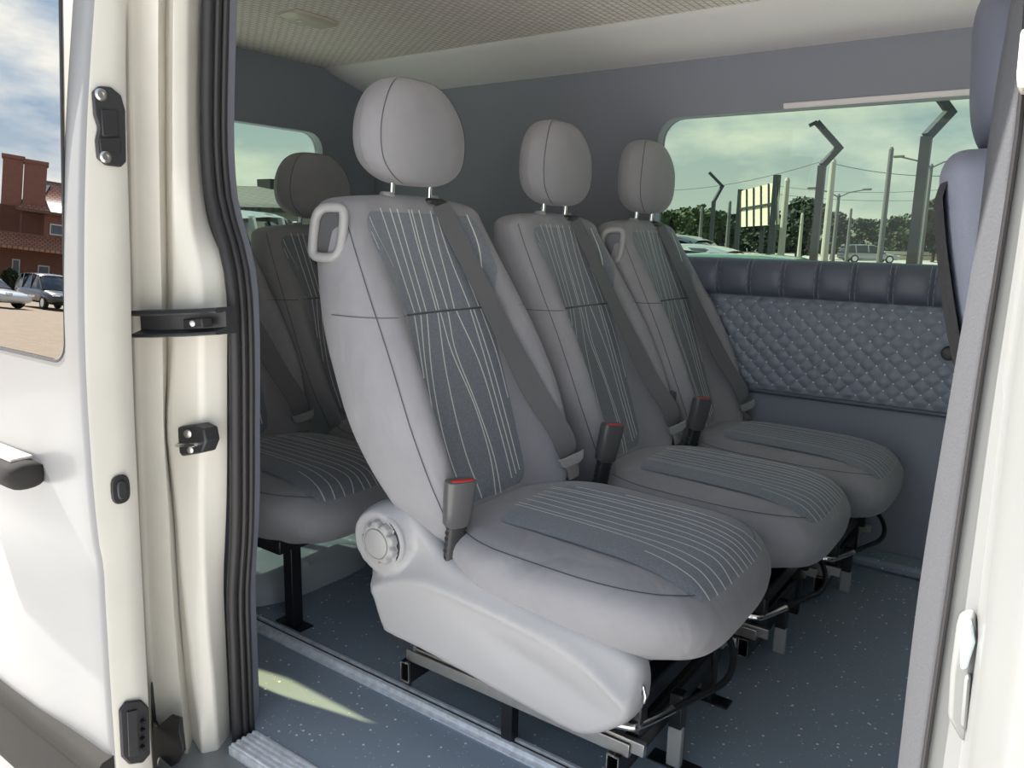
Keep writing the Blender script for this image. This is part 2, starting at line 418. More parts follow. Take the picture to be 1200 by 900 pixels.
# raised vinyl kick strip and a pale grey panel low on the far wall
o = MB().span((XR, 2.50, 0), (XF, YF, .035)).build('baseboard_left', M['floor'], bevel=.012); tag(o, kind='structure')
o = MB().span((-.66, 2.46, .035), (-.44, YF, .085)).build('trim_8', M['cornice'], bevel=.01); tag(o, kind='structure')

# ------------------------------------------------------------------ door jamb on the rear side of the opening (lofted bends)
rows = [  # py : px of the bends
 (-60, (150, 157, 188, 196, 204, 222, 240)),
 (0,   (150, 157, 186, 194, 203, 220, 236)),
 (120, (151, 158, 186, 194, 202, 219, 234)),
 (200, (153, 160, 187, 194, 202, 220, 236)),
 (260, (154, 161, 188, 195, 202, 224, 244)),
 (310, (155, 162, 189, 196, 203, 232, 262)),
 (360, (156, 163, 190, 196, 203, 236, 266)),
 (430, (158, 165, 191, 196, 201, 236, 266)),
 (500, (160, 167, 192, 194, 196, 236, 266)),
 (540, (162, 168, 194, 197, 200, 236, 266)),
 (600, (164, 171, 198, 203, 207, 236, 265)),
 (680, (168, 174, 202, 208, 213, 240, 262)),
 (740, (171, 177, 206, 212, 220, 244, 264)),
 (800, (174, 181, 211, 218, 226, 250, 267)),
 (860, (177, 185, 217, 225, 234, 254, 270)),
 (920, (181, 190, 224, 232, 240, 258, 274)),
 (1100, (192, 200, 234, 244, 252, 268, 284))]
YS = (.715, .722, .742, .775, .760, .785, .83)
mb = MB(); P = []
rr = []
for i in range(len(rows) - 1):
    for s in range(4):
        t = s / 4; rr.append((lerp(rows[i][0], rows[i + 1][0], t), [sint([(r[0], r[1][c]) for r in rows], lerp(rows[i][0], rows[i + 1][0], t)) for c in range(7)]))
rr.append(rows[-1])
for py, xs in rr:
    pts = [ony(a, py, y) for a, y in zip(xs, YS)]
    z0 = pts[0].z
    row = []
    pts = [Vector((pts[0].x - .10, .72, pts[0].z))] + pts
    # round the bends a little
    out = []
    for i, p in enumerate(pts):
        if 0 < i < len(pts) - 1:
            out += [p.lerp(pts[i - 1], .16), p.lerp(pts[i - 1], .05) * .5 + p.lerp(pts[i + 1], .05) * .5, p.lerp(pts[i + 1], .16)]
        else: out.append(p)
    P.append(out)
mb.grid(P)
jamb = mb.build('trim_9', M['cream'], angle=70); tag(jamb, kind='structure', label='white pillar jamb, tinted with warm ground light, behind the door opening')
# thin paint ridges on the flat part of the jamb
# rubber seal round the rear edge of the opening
sealpx = [(-60, 246), (0, 244), (120, 242), (180, 243), (240, 249), (285, 262), (330, 271), (400, 275), (500, 276), (620, 276), (700, 272), (760, 274), (900, 280), (1100, 292)]
path = [ony(sint(sealpx, py), py, YN + .004) for py in [-60 + 29 * i for i in range(41)]]
mb = MB(); mb.tube(path, .0105, 12, cap=True)
path2 = [p + Vector((.006, .014, 0)) for p in path]; mb.tube(path2, .0065, 10)
path3 = [p + Vector((.004, .030, 0)) for p in path]; mb.tube(path3, .007, 10)
o = mb.build('trim_10', M['rubber']); tag(o, kind='structure', label='black rubber seal along the door opening')
# dark inner trim returning from the seal to the interior
mb = MB(); mb.grid([[p, p + Vector((-.04, .05, 0)), p + Vector((-.10, .06, 0)), p + Vector((-.14, -.02, 0))] for p in path3])
o = mb.build('trim_11', M['wall']); tag(o, kind='structure')

# front pillar beside the opening: grey plastic cover, gap, painted jamb
prow = [(-80, (1204, 1212, 1213, 1232, 1246, 1262)), (0, (1186, 1203, 1204, 1226, 1238, 1256)), (125, (1163, 1196, 1197, 1219, 1230, 1250)), (280, (1144, 1174, 1175, 1202, 1212, 1236)), (450, (1115, 1147, 1149, 1178, 1188, 1220)),
        (690, (1076, 1112, 1114, 1149, 1160, 1196)), (895, (1052, 1082, 1084, 1124, 1136, 1170)), (1100, (1028, 1052, 1054, 1098, 1112, 1142))]
def pcol(py): return [sint([(r[0], r[1][c]) for r in prow], py) for c in range(6)]
mb = MB(); P = []
for i in range(41):
    py = -80 + 29.5 * i; c = pcol(py)
    a, b = ony(c[0], py, .835), ony(c[1], py, .805)
    a2 = a + Vector((.03, .10, 0))
    P.append([a2 + Vector((.15, 0, 0)), a2, a + Vector((.002, .012, 0)), a.lerp(b, .08) + Vector((-.001, -.004, 0)), a.lerp(b, .3) + Vector((0, -.006, 0)), a.lerp(b, .75) + Vector((0, -.006, 0)), a.lerp(b, .93) + Vector((0, -.003, 0)), b, b + Vector((.004, .02, 0))])
mb.grid(P); o = mb.build('trim_12', M['pillar'], angle=60); tag(o, kind='structure', label='grey plastic cover of the front door pillar')
mb = MB(); P = []
for i in range(81):
    py = -80 + 14.75 * i; c = pcol(py)
    b, d, e1, f1 = ony(c[2], py, .808), ony(c[3], py, .800), ony(c[4], py, .735), ony(c[5], py, .690)
    P.append([b + Vector((.004, .02, 0)), b, b.lerp(d, .3), b.lerp(d, .85), d, d.lerp(e1, .15), d.lerp(e1, .5), d.lerp(e1, .85), e1, e1.lerp(f1, .3), f1, f1 + Vector((.006, -.012, 0)), f1 + Vector((.05, -.02, 0)), f1 + Vector((.12, -.02, 0)), f1 + Vector((.125, .04, 0))])
mb.grid(P); o = mb.build('trim_13', M['white'], angle=60); tag(o, kind='structure', label='white painted front door pillar')
mb = MB(); pg = [ony(pcol(-80 + 59 * i)[1] + 1, -80 + 59 * i, .803) for i in range(21)]; mb.tube(pg, .0028, 8)
o = mb.build('trim_14', M['rubber']); tag(o, kind='structure')
wd2, g5, loop5 = holed_wall('y', .68, (.09, -.5, XF, 1.69), (.16, .80, 1.2, 1.58), .06, .06, M['white'], 'door_2')
o = g5.build('window_5', M['tint']); tag(o, kind='structure')
# moulded pocket on the pillar
def plate(pxs, fn, ext, name, m, parent=None, bevel=.004, seg=2):
    mb = MB(); mb.prism([fn(*q) for q in pxs], ext); return mb.build(name, m, parent, bevel=bevel, seg=seg)
r = wthing('pillar_guide', 'moulded white guide pocket low on the white front door pillar', 'guide', ony(1128, 790, .78))
plate([(1121, 728), (1139, 722), (1148, 752), (1141, 788), (1136, 866), (1127, 872), (1110, 842), (1113, 790)], lambda a, b: ony(a, b, .782), (0, .05, 0), 'body', M['white'], r, .006, 3)
plate([(1124, 735), (1137, 730), (1143, 754), (1133, 786), (1125, 786)], lambda a, b: ony(a, b, .772), (0, .012, 0), 'guide_block', mat('pale_blue_plastic', (.62, .70, .74), .4), r, .003)
plate([(1130, 795), (1138, 792), (1133, 858), (1125, 852)], lambda a, b: ony(a, b, .776), (0, .01, 0), 'rib', M['white'], r, .003)
r = wthing('pillar_bumper', 'small cream bump stop high on the front door pillar', 'bumper', ony(1196, 92, .77))
plate([(1196, 34), (1206, 30), (1206, 100), (1192, 104), (1191, 86)], lambda a, b: ony(a, b, .765), (0, .05, 0), 'block', M['cream'], r, .005)

# ------------------------------------------------------------------ sliding door, slid back along the outside
XD = -1.226
oe = [(-80, 112), (0, 106), (150, 97), (300, 94), (430, 96), (560, 104), (640, 112), (664, 117), (700, 119), (800, 125), (900, 132), (1100, 146)]
ie = [(-80, 149), (0, 150), (100, 150), (200, 152), (300, 155), (430, 157.5), (560, 163), (700, 170), (840, 177), (900, 181), (1100, 193)]
door = bpy.data.objects.new('door_1', None); C.objects.link(door); tag(door, kind='structure', label='white sliding door slid back along the outside')
pys = [-80 + 20 * i for i in range(60)]
prof_o = [(onx(sint(oe, p), p, XD)) for p in pys]; prof_i = [(onx(sint(ie, p), p, XD)) for p in pys]
XE = -2.62
def yout(z):
    for a, b in zip(prof_o, prof_o[1:]):
        if b.z <= z <= a.z: return lerp(b.y, a.y, (z - b.z) / (a.z - b.z + 1e-9))
    return prof_o[0].y if z > prof_o[0].z else prof_o[-1].y
def zface(p): return p
# window opening on the outer skin
GX1 = -1.226 - .055
gl_b = ony(60, 418, .585).z
zt, zb = prof_o[0].z, prof_o[-1].z
zs = sorted(set([round(lerp(zb, zt, i / 70), 4) for i in range(71)]))
GB = lambda x: gl_b
mb = MB(); P = []
xcols = [XD - .006, XD - .02, XD - .035, GX1 + .02]
for z in zs:
    y = yout(z); P.append([Vector((XD, y + .006, z)), Vector((XD - .002, y + .0025, z)), Vector((XD - .006, y + .0005, z)), Vector((XD - .012, y, z)), Vector((XD - .03, y - .001, z)), Vector((GX1 + .004, y - .001, z))])
mb.grid(P)
zlow = [z for z in zs if z <= gl_b + 1e-6] + [gl_b]
P = []
for z in zlow:
    y = yout(z); row = []
    for i in range(15):
        xx = lerp(GX1 + .004, XE, i / 14); k = smooth(0, .25, (GX1 - xx))
        belt = -.012 * k * math.exp(-((z - .52) / .10) ** 2) - .010 * k * smooth(.42, .30, z)
        row.append(Vector((xx, y - .001 + belt, z)))
    P.append(row)
mb.grid(P)
# end face and inside
P = []
for i, p in enumerate(pys):
    a, b = prof_o[i], prof_i[i]; s = (b - a)
    P.append([Vector((XD, a.y + .006, a.z)), Vector((XD + .001, a.y + .012, a.z)), Vector((XD + .0005, lerp(a.y, b.y, .55), a.z)), Vector((XD, b.y - .004, b.z)), Vector((XD - .006, b.y, b.z)), Vector((XD - .4, b.y, b.z)), Vector((XE, b.y, b.z))])
mb2 = MB(); mb2.grid(P)
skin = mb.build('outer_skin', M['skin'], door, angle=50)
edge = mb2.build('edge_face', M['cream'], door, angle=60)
# window pane and its black border, leaning in a little
TAU = math.radians(4.0)
yg = yout(gl_b)
def gy(z): return yg + .001 + (z - gl_b) * math.tan(TAU)
gp = []
rad = .035
for i in range(7):
    a = -PI / 2 * i / 6
    gp.append((GX1 - rad + rad * math.cos(a), gl_b + rad + rad * math.sin(a)))
gp += [(XE, gl_b), (XE, zt), (GX1, zt)]
mb = MB(); mb.prism([(a, gy(b), b) for a, b in gp], (0, .005, 0))
pane = mb.build('window_pane', M['mirror'], door, flat=True); pane['label'] = 'mirror-like tinted window pane'
mb = MB()
lip = [(GX1 + .004, zt)] + [(GX1 + .004 - (rad) + rad * math.cos(-PI / 2 * i / 6), gl_b + rad - .003 + rad * math.sin(-PI / 2 * i / 6)) for i in range(7)] + [(XE, gl_b - .003)]
mb.tube([(a, gy(b) - .001, b) for a, b in lip], .0028, 6)
mb.build('pane_gasket', M['rubber'], door)
# corner infill of the skin behind the rounded pane corner
mb = MB(); fan = [(GX1 - rad + rad * math.cos(-PI / 2 * i / 8), gl_b + rad + rad * math.sin(-PI / 2 * i / 8)) for i in range(9)]
mb.prism([(GX1 + .005, gy(gl_b) - .002, gl_b - .004)] + [(a, gy(b) - .002, b) for a, b in fan], (0, .004, 0)); mb.build('pane_corner', M['skin'], door)
# lower dark moulding
mz = ony(60, 838, .57).z
m0 = ony(0, 797, .56).z; m1 = ony(120, 893, .56).z
mb = MB(); ym = yout(m0) - .004
prof = [(ym + .01, m0 + .004), (ym - .012, m0), (ym - .020, m0 - .008), (ym - .022, m0 - .02), (ym - .018, m0 - .035), (ym - .020, m0 - .06), (ym - .022, m0 - .14), (ym - .012, m0 - .18), (ym + .01, m0 - .19)]
mb.grid([[(xx, a, b) for a, b in prof] for xx in (XD - .001, XD - .012, XE)])
mb.add([(XD - .001, a, b) for a, b in prof], [tuple(range(len(prof)))])
mb.build('side_moulding', M['moulding'], door, angle=40)
# pull handle
h0 = ony(-60, 520, .55); h1 = ony(38, 556, .55)
mb = MB()
hz = ony(20, 548, .55).z
P = []
for xx, s in ((h0.x, 1), (h1.x - .03, 1), (h1.x - .008, .96), (h1.x, .7)):
    P.append([Vector((xx, .548 + .030 * math.cos(a) * s - .004, hz - .004 + .0235 * sp(math.sin(a), .5) * s)) for a in [2 * PI * k / 16 for k in range(16)]])
mb.grid(P, closev=True); mb.add(P[-1], [tuple(range(16))])
mb.build('door_handle', M['moulding'], door, angle=60)
mb = MB(); mb.box(((h0.x + h1.x) / 2 - .02, .548, hz + .021), (abs(h1.x - h0.x) - .02, .036, .006)); mb.build('handle_cover', M['cream'], door, bevel=.002)
# fittings on the door edge
EX = XD + .001
def on_e(a, b): return onx(a, b, EX)
br = plate([(106, 108), (114, 101), (128, 102), (140, 112), (145, 130), (146, 190), (140, 196), (122, 194), (112, 186), (110, 165), (113, 150), (108, 135)], on_e, (.007, 0, 0), 'edge_bracket', M['dplastic'], door, .003)
br['label'] = 'black plastic bracket with two bolts'
plate([(117, 128), (137, 130), (138, 160), (119, 160)], lambda a, b: onx(a, b, EX + .0065), (.004, 0, 0), 'bracket_pocket', M['rubber'], br, .0015)
plate([(115, 162), (141, 161), (141, 180), (117, 178)], lambda a, b: onx(a, b, EX + .0065), (.003, 0, 0), 'bracket_step', M['rubber'], br, .0015)
for q in ((117.5, 111), (123, 184)):
    MB().lathe(onx(*q, EX + .006), (1, 0, 0), [(.0092, 0), (.0092, .003), (.0065, .005), (.004, .005), (.0035, .003)], 16).build('bolt', M['steel'], br)
pl = MB(); c0 = on_e(140, 573)
def oval(c, hy, hz_, n=20): return [Vector((c.x, c.y + hy * sp(math.cos(2 * PI * k / n), .8), c.z + hz_ * sp(math.sin(2 * PI * k / n), .6))) for k in range(n)]
pl.prism(oval(c0, .0155, .0245), (.006, 0, 0)); ov = pl.build('edge_socket', M['rubber'], door, bevel=.002)
pl = MB(); pl.prism(oval(c0 + Vector((.006, 0, 0)), .008, .016), (.004, 0, 0)); pl.build('socket_slot', M['dplastic'], ov, bevel=.002)
ct = plate([(138, 832), (146, 821), (164, 819), (173, 828), (175, 882), (166, 893), (150, 895), (141, 886)], on_e, (.006, 0, 0), 'contact_plate', M['rubber'], door, .003)
plate([(148, 834), (160, 831), (162, 884), (150, 886)], lambda a, b: onx(a, b, EX + .006), (.003, 0, 0), 'contact_block', M['dplastic'], ct, .001)
for k in range(4):
    c_ = onx(166, 845 + 10 * k, EX + .006); MB().tube([c_, c_ + Vector((.010, 0, 0))], .0042, 10).build('contact_pin', M['blackm'], ct)

# fittings on the jamb
def yj(py): return .765
g = wthing('guide_rail', 'black roller guide rail end across the pillar jamb at mid height', 'guide rail', ony(208, 381, .76))
mb = MB()
def ej(a, b, y): return ony(a, b, y)
topl = [(157, 364), (200, 363), (240, 361), (258, 360)]; 
P = []
for (a, b, y) in ((157, 364, .700), (180, 364, .716), (205, 363, .735), (230, 362, .752), (258, 360, .772)):
    hgt = [0, .0, .006, .009, .009, .006, .034, .036, .040, .044, .046, .046]
    dep = [.03, -.004, -.010, -.008, .004, .010, .010, .004, -.010, -.012, -.006, .03]
    p = ony(a, b, y); P.append([p + Vector((0, d, -h)) for h, d in zip(hgt, dep)])
mb.grid(P); mb.add(P[-1], [tuple(range(12))]); mb.add(P[0], [tuple(range(12))])
mb.build('rail', M['dplastic'], g, angle=40)
plate([(214, 374), (236, 373), (237, 384), (215, 385)], lambda a, b: ony(a, b, .742), (0, .02, 0), 'slot_cover', M['rubber'], g, .002)
MB().lathe(ony(226, 379, .742), (.5, -.85, 0), [(.005, 0), (.005, .003), (.003, .004)], 14).build('screw', M['steel'], g)
s = wthing('door_striker', 'black latch striker plate with metal loop on the pillar jamb', 'striker', ony(222, 516, .775))
plate([(204, 512), (208, 500), (228, 498), (238, 503), (241, 518), (236, 531), (213, 535), (205, 526)], lambda a, b: ony(a, b, .768), (0, .03, 0), 'plate', M['dplastic'], s, .003)
MB().lathe(ony(221, 508, .768), (.5, -.85, 0), [(.0075, 0), (.0075, .004), (.004, .005)], 16).build('bolt', M['steel'], s)
mb = MB(); a_, b_ = ony(212, 520, .766), ony(234, 519, .766); mb.tube([a_, a_ + Vector((.006, -.012, 0)), b_ + Vector((.006, -.012, 0)), b_], .0035, 8); mb.build('striker_loop', M['chrome'], s)
MB().lathe(ony(224, 527, .768), (.5, -.85, 0), [(.006, 0), (.006, .004), (.003, .005)], 16).build('bolt', M['steel'], s)
fl = wthing('rubber_flap', 'torn black rubber flap hanging at the foot of the pillar jamb', 'flap', ony(195, 860, .715))
mb = MB(); outline = [(176, 800), (180, 845), (184, 852), (200, 838), (211, 842), (209, 856), (215, 880), (206, 896), (196, 905), (180, 905), (178, 860)]
mb.prism([ony(a, b, .708 + .006 * math.sin(i * 2.1)) for i, (a, b) in enumerate(outline)], (0, .006, 0)); mb.build('flap_sheet', M['rubber'], fl, bevel=.001)
pg = wthing('jamb_plug', 'small round plug near the bottom of the pillar jamb', 'plug', ony(243, 884, .79))
MB().lathe(ony(243, 884, .79), (.5, -.85, 0), [(.010, -.01), (.010, .002), (.007, .003), (.006, 0.001), (.003, .0)], 18).build('plug_ring', M['mplastic'], pg)

# ------------------------------------------------------------------ seats
XO = -1.0                       # local x = world x - XO
XF_T = [(.34, .045), (.427, .024), (.54, -.018), (.70, -.072), (.83, -.112), (.95, -.155), (1.07, -.205), (1.12, -.225)]
XB_T = [(.34, -.035), (.42, -.080), (.54, -.150), (.60, -.185), (.70, -.232), (.81, -.280), (.95, -.308), (1.07, -.318), (1.12, -.318)]
WD_T = [(.34, .195), (.42, .228), (.52, .264), (.62, .280), (.72, .278), (.84, .268), (.94, .256), (1.02, .244), (1.06, .236), (1.10, .222)]
BO_T = [(.34, .055), (.44, .100), (.54, .125), (.64, .126), (.76, .104), (.88, .062), (1.0, .022), (1.10, .0)]
ZTOP, ZBOT = 1.092, .35
def front(y, z):
    wdt = sint(WD_T, z); s = min(1, abs(y) / wdt)
    f = sint(XF_T, z); b = sint(BO_T, z)
    g = smooth(.50, .84, s)
    dish = -.010 * (1 - min(1, (s / .5)) ** 2) * smooth(.4, .6, z) * smooth(1.08, .95, z)
    return f + b * g + dish
def back_section(z, zz, shrink=1.0, n=56):
    """closed section at height z placed at zz"""
    wdt = sint(WD_T, z) * shrink; xf, xb = sint(XF_T, z), sint(XB_T, z); mid = (xf + xb) / 2; pts = []
    for k in range(n):
        a = 2 * PI * k / n; ca, sa = math.cos(a), math.sin(a)
        y = wdt * sp(ca, .62); s = abs(y) / (wdt + 1e-9)
        if sa >= 0:
            x = lerp(mid, front(y / shrink, z), abs(sa) ** .55)
        else:
            x = lerp(mid, xb + .012 * s * s, abs(sa) ** .55)
        x = mid + (x - mid) * (1 if shrink > .98 else shrink ** .5)
        pts.append(Vector((x, y, zz)))
    return pts
def backrest_mesh():
    mb = MB(); rings = []
    zs_ = [ZBOT + (1.040 - ZBOT) * i / 44 for i in range(45)]
    c = back_section(ZBOT, ZBOT - .006, .8); rings.append([lerp(p, Vector((.0, 0, ZBOT - .008)), .25) for p in c])
    for z in zs_: rings.append(back_section(z, z))
    for i in range(1, 9):
        a = PI / 2 * i / 8
        z = 1.040 + .036 * math.sin(a); sc_ = .45 + .55 * math.cos(a) ** .7
        ring = back_section(1.040 + .02 * math.sin(a), z, 1.0); cx_ = sum(p.x for p in ring) / len(ring)
        ring = [Vector((cx_ + (p.x - cx_) * (.25 + .75 * math.cos(a) ** .6), p.y * (.72 + .28 * math.cos(a) ** .8), p.z + .008 * math.sin(a) * (1 - (p.y / .19) ** 2))) for p in ring]
        rings.append(ring)
    mb.grid(rings, closev=True)
    mb.add(rings[0], [tuple(range(56))]); mb.add(rings[-1], [tuple(range(56))[::-1]])
    # side seams and a horizontal seam on each flank
    for sgn in (-1, 1):
        for frac in (.93,):
            pts = []; nn = []
            for i in range(40):
                z = lerp(.42, 1.05, i / 39); y = sgn * sint(WD_T, z) * frac; x = front(y, z)
                wdt = sint(WD_T, z); sa = (1 - (frac) ** (2 / .62)) ** .5
                mid = (sint(XF_T, z) + sint(XB_T, z)) / 2
                x = lerp(mid, x, sa ** .55); pts.append(Vector((x + .0012, y + sgn * .0012, z))); nn.append(Vector((.75, sgn * .6, .2)))
            mb.ribbon(pts, nn, .0022, 1)
        pts = []; nn = []
        z = .835
        sec = back_section(z, z); 
        ks = range(0, 10) if sgn > 0 else range(18, 29)
        for k in ks:
            p = sec[k % 56]; pts.append(Vector((p.x, p.y * 1.004, z))); nn.append(Vector((.3, sgn, 0)))
        mb.ribbon(pts, nn, .002, 1)
    return mb
def surf_front(y, z, off=.0):
    e_ = .004
    nrm = Vector((1, -(front(y + e_, z) - front(y - e_, z)) / (2 * e_), -(front(y, z + e_) - front(y, z - e_)) / (2 * e_))).normalized()
    wdt = sint(WD_T, z); s = min(.999, abs(y) / wdt); sa = (1 - s ** (2 / .62)) ** .5
    mid = (sint(XF_T, z) + sint(XB_T, z)) / 2
    return Vector((lerp(mid, front(y, z), sa ** .55), y, z)) + nrm * off, nrm
HW_T = [(.42, .07), (.435, .115), (.46, .138), (.52, .150), (.65, .158), (.76, .160), (.82, .164), (.86, .176), (.93, .202), (1.0, .206), (1.03, .196), (1.056, .176)]
def centre_panel_mesh():
    mb = MB(); P = []
    for i in range(49):
        z = lerp(.422, 1.056, i / 48); h = sint(HW_T, min(z, 1.056)); row = []
        for j in range(29):
            q = -1 + 2 * j / 28; ed = min(1, (1 - abs(q)) * 7 + .0) * min(1, min(i, 48 - i) / 1.5)
            off = -.003 + .0055 * ed
            if abs(z - .83) < .008: off -= .0025
            row.append(surf_front(q * h, z, off)[0])
        P.append(row)
    mb.grid(P)
    def line(pairs, m=1, wd=.0034):
        pts = []; nn = []
        z0, z1 = pairs[0][0], pairs[-1][0]; n = max(3, int(abs(z1 - z0) / .018))
        for i in range(n + 1):
            z = lerp(z0, z1, i / n); y = sint(pairs, z) * 1.2; p, nr = surf_front(y, z, .0036); pts.append(p); nn.append(nr)
        mb.ribbon(pts, nn, wd, m)
    # upper field, z ascending (seam .832 to the top)
    up = [(-.098, -.112), (-.080, -.088), (-.064, -.070), (-.034, -.040), (-.026, -.032), (-.002, -.012), (.018, .020), (.062, .034), (.088, .062)]
    for a, b in up: line([(.834, a), (.93, lerp(a, b, .6)), (1.050, b)])
    line([(.93, -.128), (.99, -.146), (1.03, -.148)]); line([(.965, -.158), (1.0, -.158)])
    line([(.90, .120), (.98, .132), (1.045, .128)])
    lo = [[(.70, -.112), (.828, -.100)], [(.62, -.112), (.74, -.098), (.828, -.082)], [(.46, -.092), (.58, -.098), (.70, -.088), (.828, -.064)],
          [(.435, -.044), (.52, -.050), (.70, -.046), (.828, -.032)], [(.43, -.004), (.52, .016), (.62, .012), (.75, -.018), (.828, -.024)],
          [(.43, .012), (.52, .026), (.62, .018), (.75, -.006), (.828, -.002)], [(.45, .056), (.55, .064), (.70, .056), (.828, .022)],
          [(.455, .072), (.55, .078), (.70, .074), (.828, .062)], [(.46, .086), (.56, .092), (.70, .088), (.828, .072)], [(.62, .112), (.72, .110), (.828, .092)]]
    for q in lo: line(q)
    pts = []; nn = []
    for j in range(21):
        y = lerp(-.166, .166, j / 20); p, nr = surf_front(y, .831, .0012); pts.append(p); nn.append(nr)
    mb.ribbon(pts, nn, .004, 2)
    return mb
# cushion: rounded box of exponent MP in plan and KP in height
CA, CB, CHT, CHB, MP, KP = .308, .268, .072, .118, 3.7, 2.5
CCX, CCZ = .298, .375
def cdef(p):
    x, y, z = p
    t = (x + CA) / (2 * CA)
    up = max(0, z / CHT)
    z += up * (.010 * smooth(.55, .95, abs(y) / CB) - .008 * (1 - min(1, abs(y) / .16) ** 2) * smooth(.1, .4, t) * smooth(1., .7, t))
    wy = 1 - .12 * smooth(.35, 0, t)
    if p[2] < 0: wy *= 1 + .13 * p[2] / CHB * 1.0
    xx = x
    if p[2] < 0: xx = x - .05 * (p[2] / CHB) ** 2 * smooth(.6, 1, t)
    z += -.016 * (t - .5) + .006 * smooth(.55, .85, t) * up - .02 * smooth(.88, 1.02, t)
    return Vector((CCX + xx, y * wy, CCZ + z))
def cs(u, v):       # u plan angle, v elevation
    cu, su = math.cos(u), math.sin(u); cv, sv = math.cos(v), math.sin(v)
    h = CHT if sv >= 0 else CHB
    if sv < 0: return cdef((CA * sp(cu, 2 / MP) * abs(cv) ** (2 / 4.2), CB * sp(su, 2 / MP) * abs(cv) ** (2 / 4.2), h * sp(sv, 2 / 3.0)))
    return cdef((CA * sp(cu, 2 / MP) * abs(cv) ** (2 / KP), CB * sp(su, 2 / MP) * abs(cv) ** (2 / KP), h * sp(sv, 2 / KP)))
def ctop(y, ph):    # path along x at fixed y; ph from pi (back) over the top to 0 (front edge)
    e_ = max(.0, 1 - (abs(y) / CB) ** MP) ** (1 / MP)
    a = ph
    return cdef((CA * e_ * sp(math.cos(a), 2 / KP), y, CHT * e_ ** .3 * abs(math.sin(a)) ** (2 / KP)))
def ctopn(y, ph, off):
    p = ctop(y, ph); a = ctop(y + .004, ph) - ctop(y - .004, ph); b = ctop(y, ph - .02) - ctop(y, ph + .02)
    n_ = b.cross(a)
    if n_.z < 0 and n_.x < .0: n_ = -n_
    if n_.z < -.2: n_ = -n_
    n_.normalize()
    return p + n_ * off, n_
def cushion_mesh():
    mb = MB(); rings = []
    for j in range(1, 36):
        v = -PI / 2 + PI * j / 36; rings.append([cs(2 * PI * k / 72, v) for k in range(72)])
    mb.grid(rings, closev=True); mb.add(rings[0], [tuple(range(72))]); mb.add(rings[-1], [tuple(range(72))[::-1]])
    pts = []; nn = []
    for k in range(-54, 55):
        u = PI * k / 60; v = .52
        p = cs(u, v); p2 = cs(u, v + .02); p3 = cs(u + .02, v); n_ = (p3 - p).cross(p2 - p).normalized(); pts.append(p + n_ * .0012); nn.append(n_)
    mb.ribbon(pts, nn, .0025, 1)
    return mb
def cushion_panel_mesh():
    mb = MB(); P = []
    def phis(i, n): return lerp(2.12, .42, i / n)
    for i in range(37):
        row = []
        for j in range(25):
            q = -1 + 2 * j / 24; f = i / 36; hw = .150 + .02 * f
            hw *= min(1, .72 + f * 6) 
            ed = min(1, (1 - abs(q)) * 6) * min(1, min(i, 36 - i) / 1.5)
            row.append(ctopn(q * hw, phis(i, 36), -.003 + .0050 * ed)[0])
        P.append(row)
    mb.grid(P)
    for pr in ([(0, -.060), (.4, -.062), (.8, -.092), (1, -.110)], [(.0, -.045), (.5, -.046), (.85, -.066), (1, -.078)], [(0, -.015), (.5, -.016), (.8, -.024), (1, -.050)], [(0, .012), (.6, .01), (1, -.012)],
               [(0, .03), (.5, .036), (1, .012)], [(0, .055), (.5, .060), (1, .036)], [(.0, .082), (.5, .085), (1, .058)], [(0, .092), (.55, .100), (1, .074)], [(.1, .118), (.6, .122), (1, .098)], [(.55, -.105), (.8, -.126), (1, -.138)], [(.3, .135), (.6, .142), (1, .135)]):
        pts = []; nn = []
        for i in range(41):
            f = lerp(pr[0][0], .985, i / 40); p, n_ = ctopn(sint(pr, f), lerp(2.12, .42, f), .0032); pts.append(p); nn.append(n_)
        mb.ribbon(pts, nn, .0030, 1)
    return mb
def headrest_mesh():
    mb = MB(); rings = []; cx_, cz_ = -.222, 1.216
    for j in range(1, 32):
        v = -PI / 2 + PI * j / 32; ring = []
        for k in range(56):
            u = 2 * PI * k / 56; cv, sv = math.cos(v), math.sin(v)
            hz_ = .116 if sv > 0 else .112
            z = hz_ * sp(sv, .70 if sv < 0 else .82)
            wy = .164 - .030 * smooth(-.02, .12, z) - .012 * smooth(-.06, -.12, z)
            y = wy * sp(math.sin(u), .72) * abs(cv) ** (.66)
            dx = .066 if math.cos(u) > 0 else .064
            x = dx * sp(math.cos(u), .78) * abs(cv) ** .62
            x += -.012 * smooth(0, .12, z) - .010 * (y / .13) ** 2 * (1 if x > 0 else 0)
            ring.append(Vector((cx_ + x, y, cz_ + z)))
        rings.append(ring)
    mb.grid(rings, closev=True); mb.add(rings[0], [tuple(range(56))]); mb.add(rings[-1], [tuple(range(56))[::-1]])
    # seams that divide side and front panels
    for sgn in (-1, 1):
        pts = []; nn = []
        for j in range(2, 28):
            k = (8 if sgn > 0 else 48); p = rings[j][k]
            n_ = Vector((p.x - cx_, (p.y) * .6, (p.z - cz_) * .5)).normalized(); pts.append(p + n_ * .0012); nn.append(n_)
        mb.ribbon(pts, nn, .0022, 1)
    pts = []; nn = []
    for k in range(-8, 9):
        p = rings[27][k % 56]; n_ = Vector((.5, 0, .86)); pts.append(p + n_ * .0012); nn.append(n_)
    mb.ribbon(pts, nn, .0022, 1)
    return mb
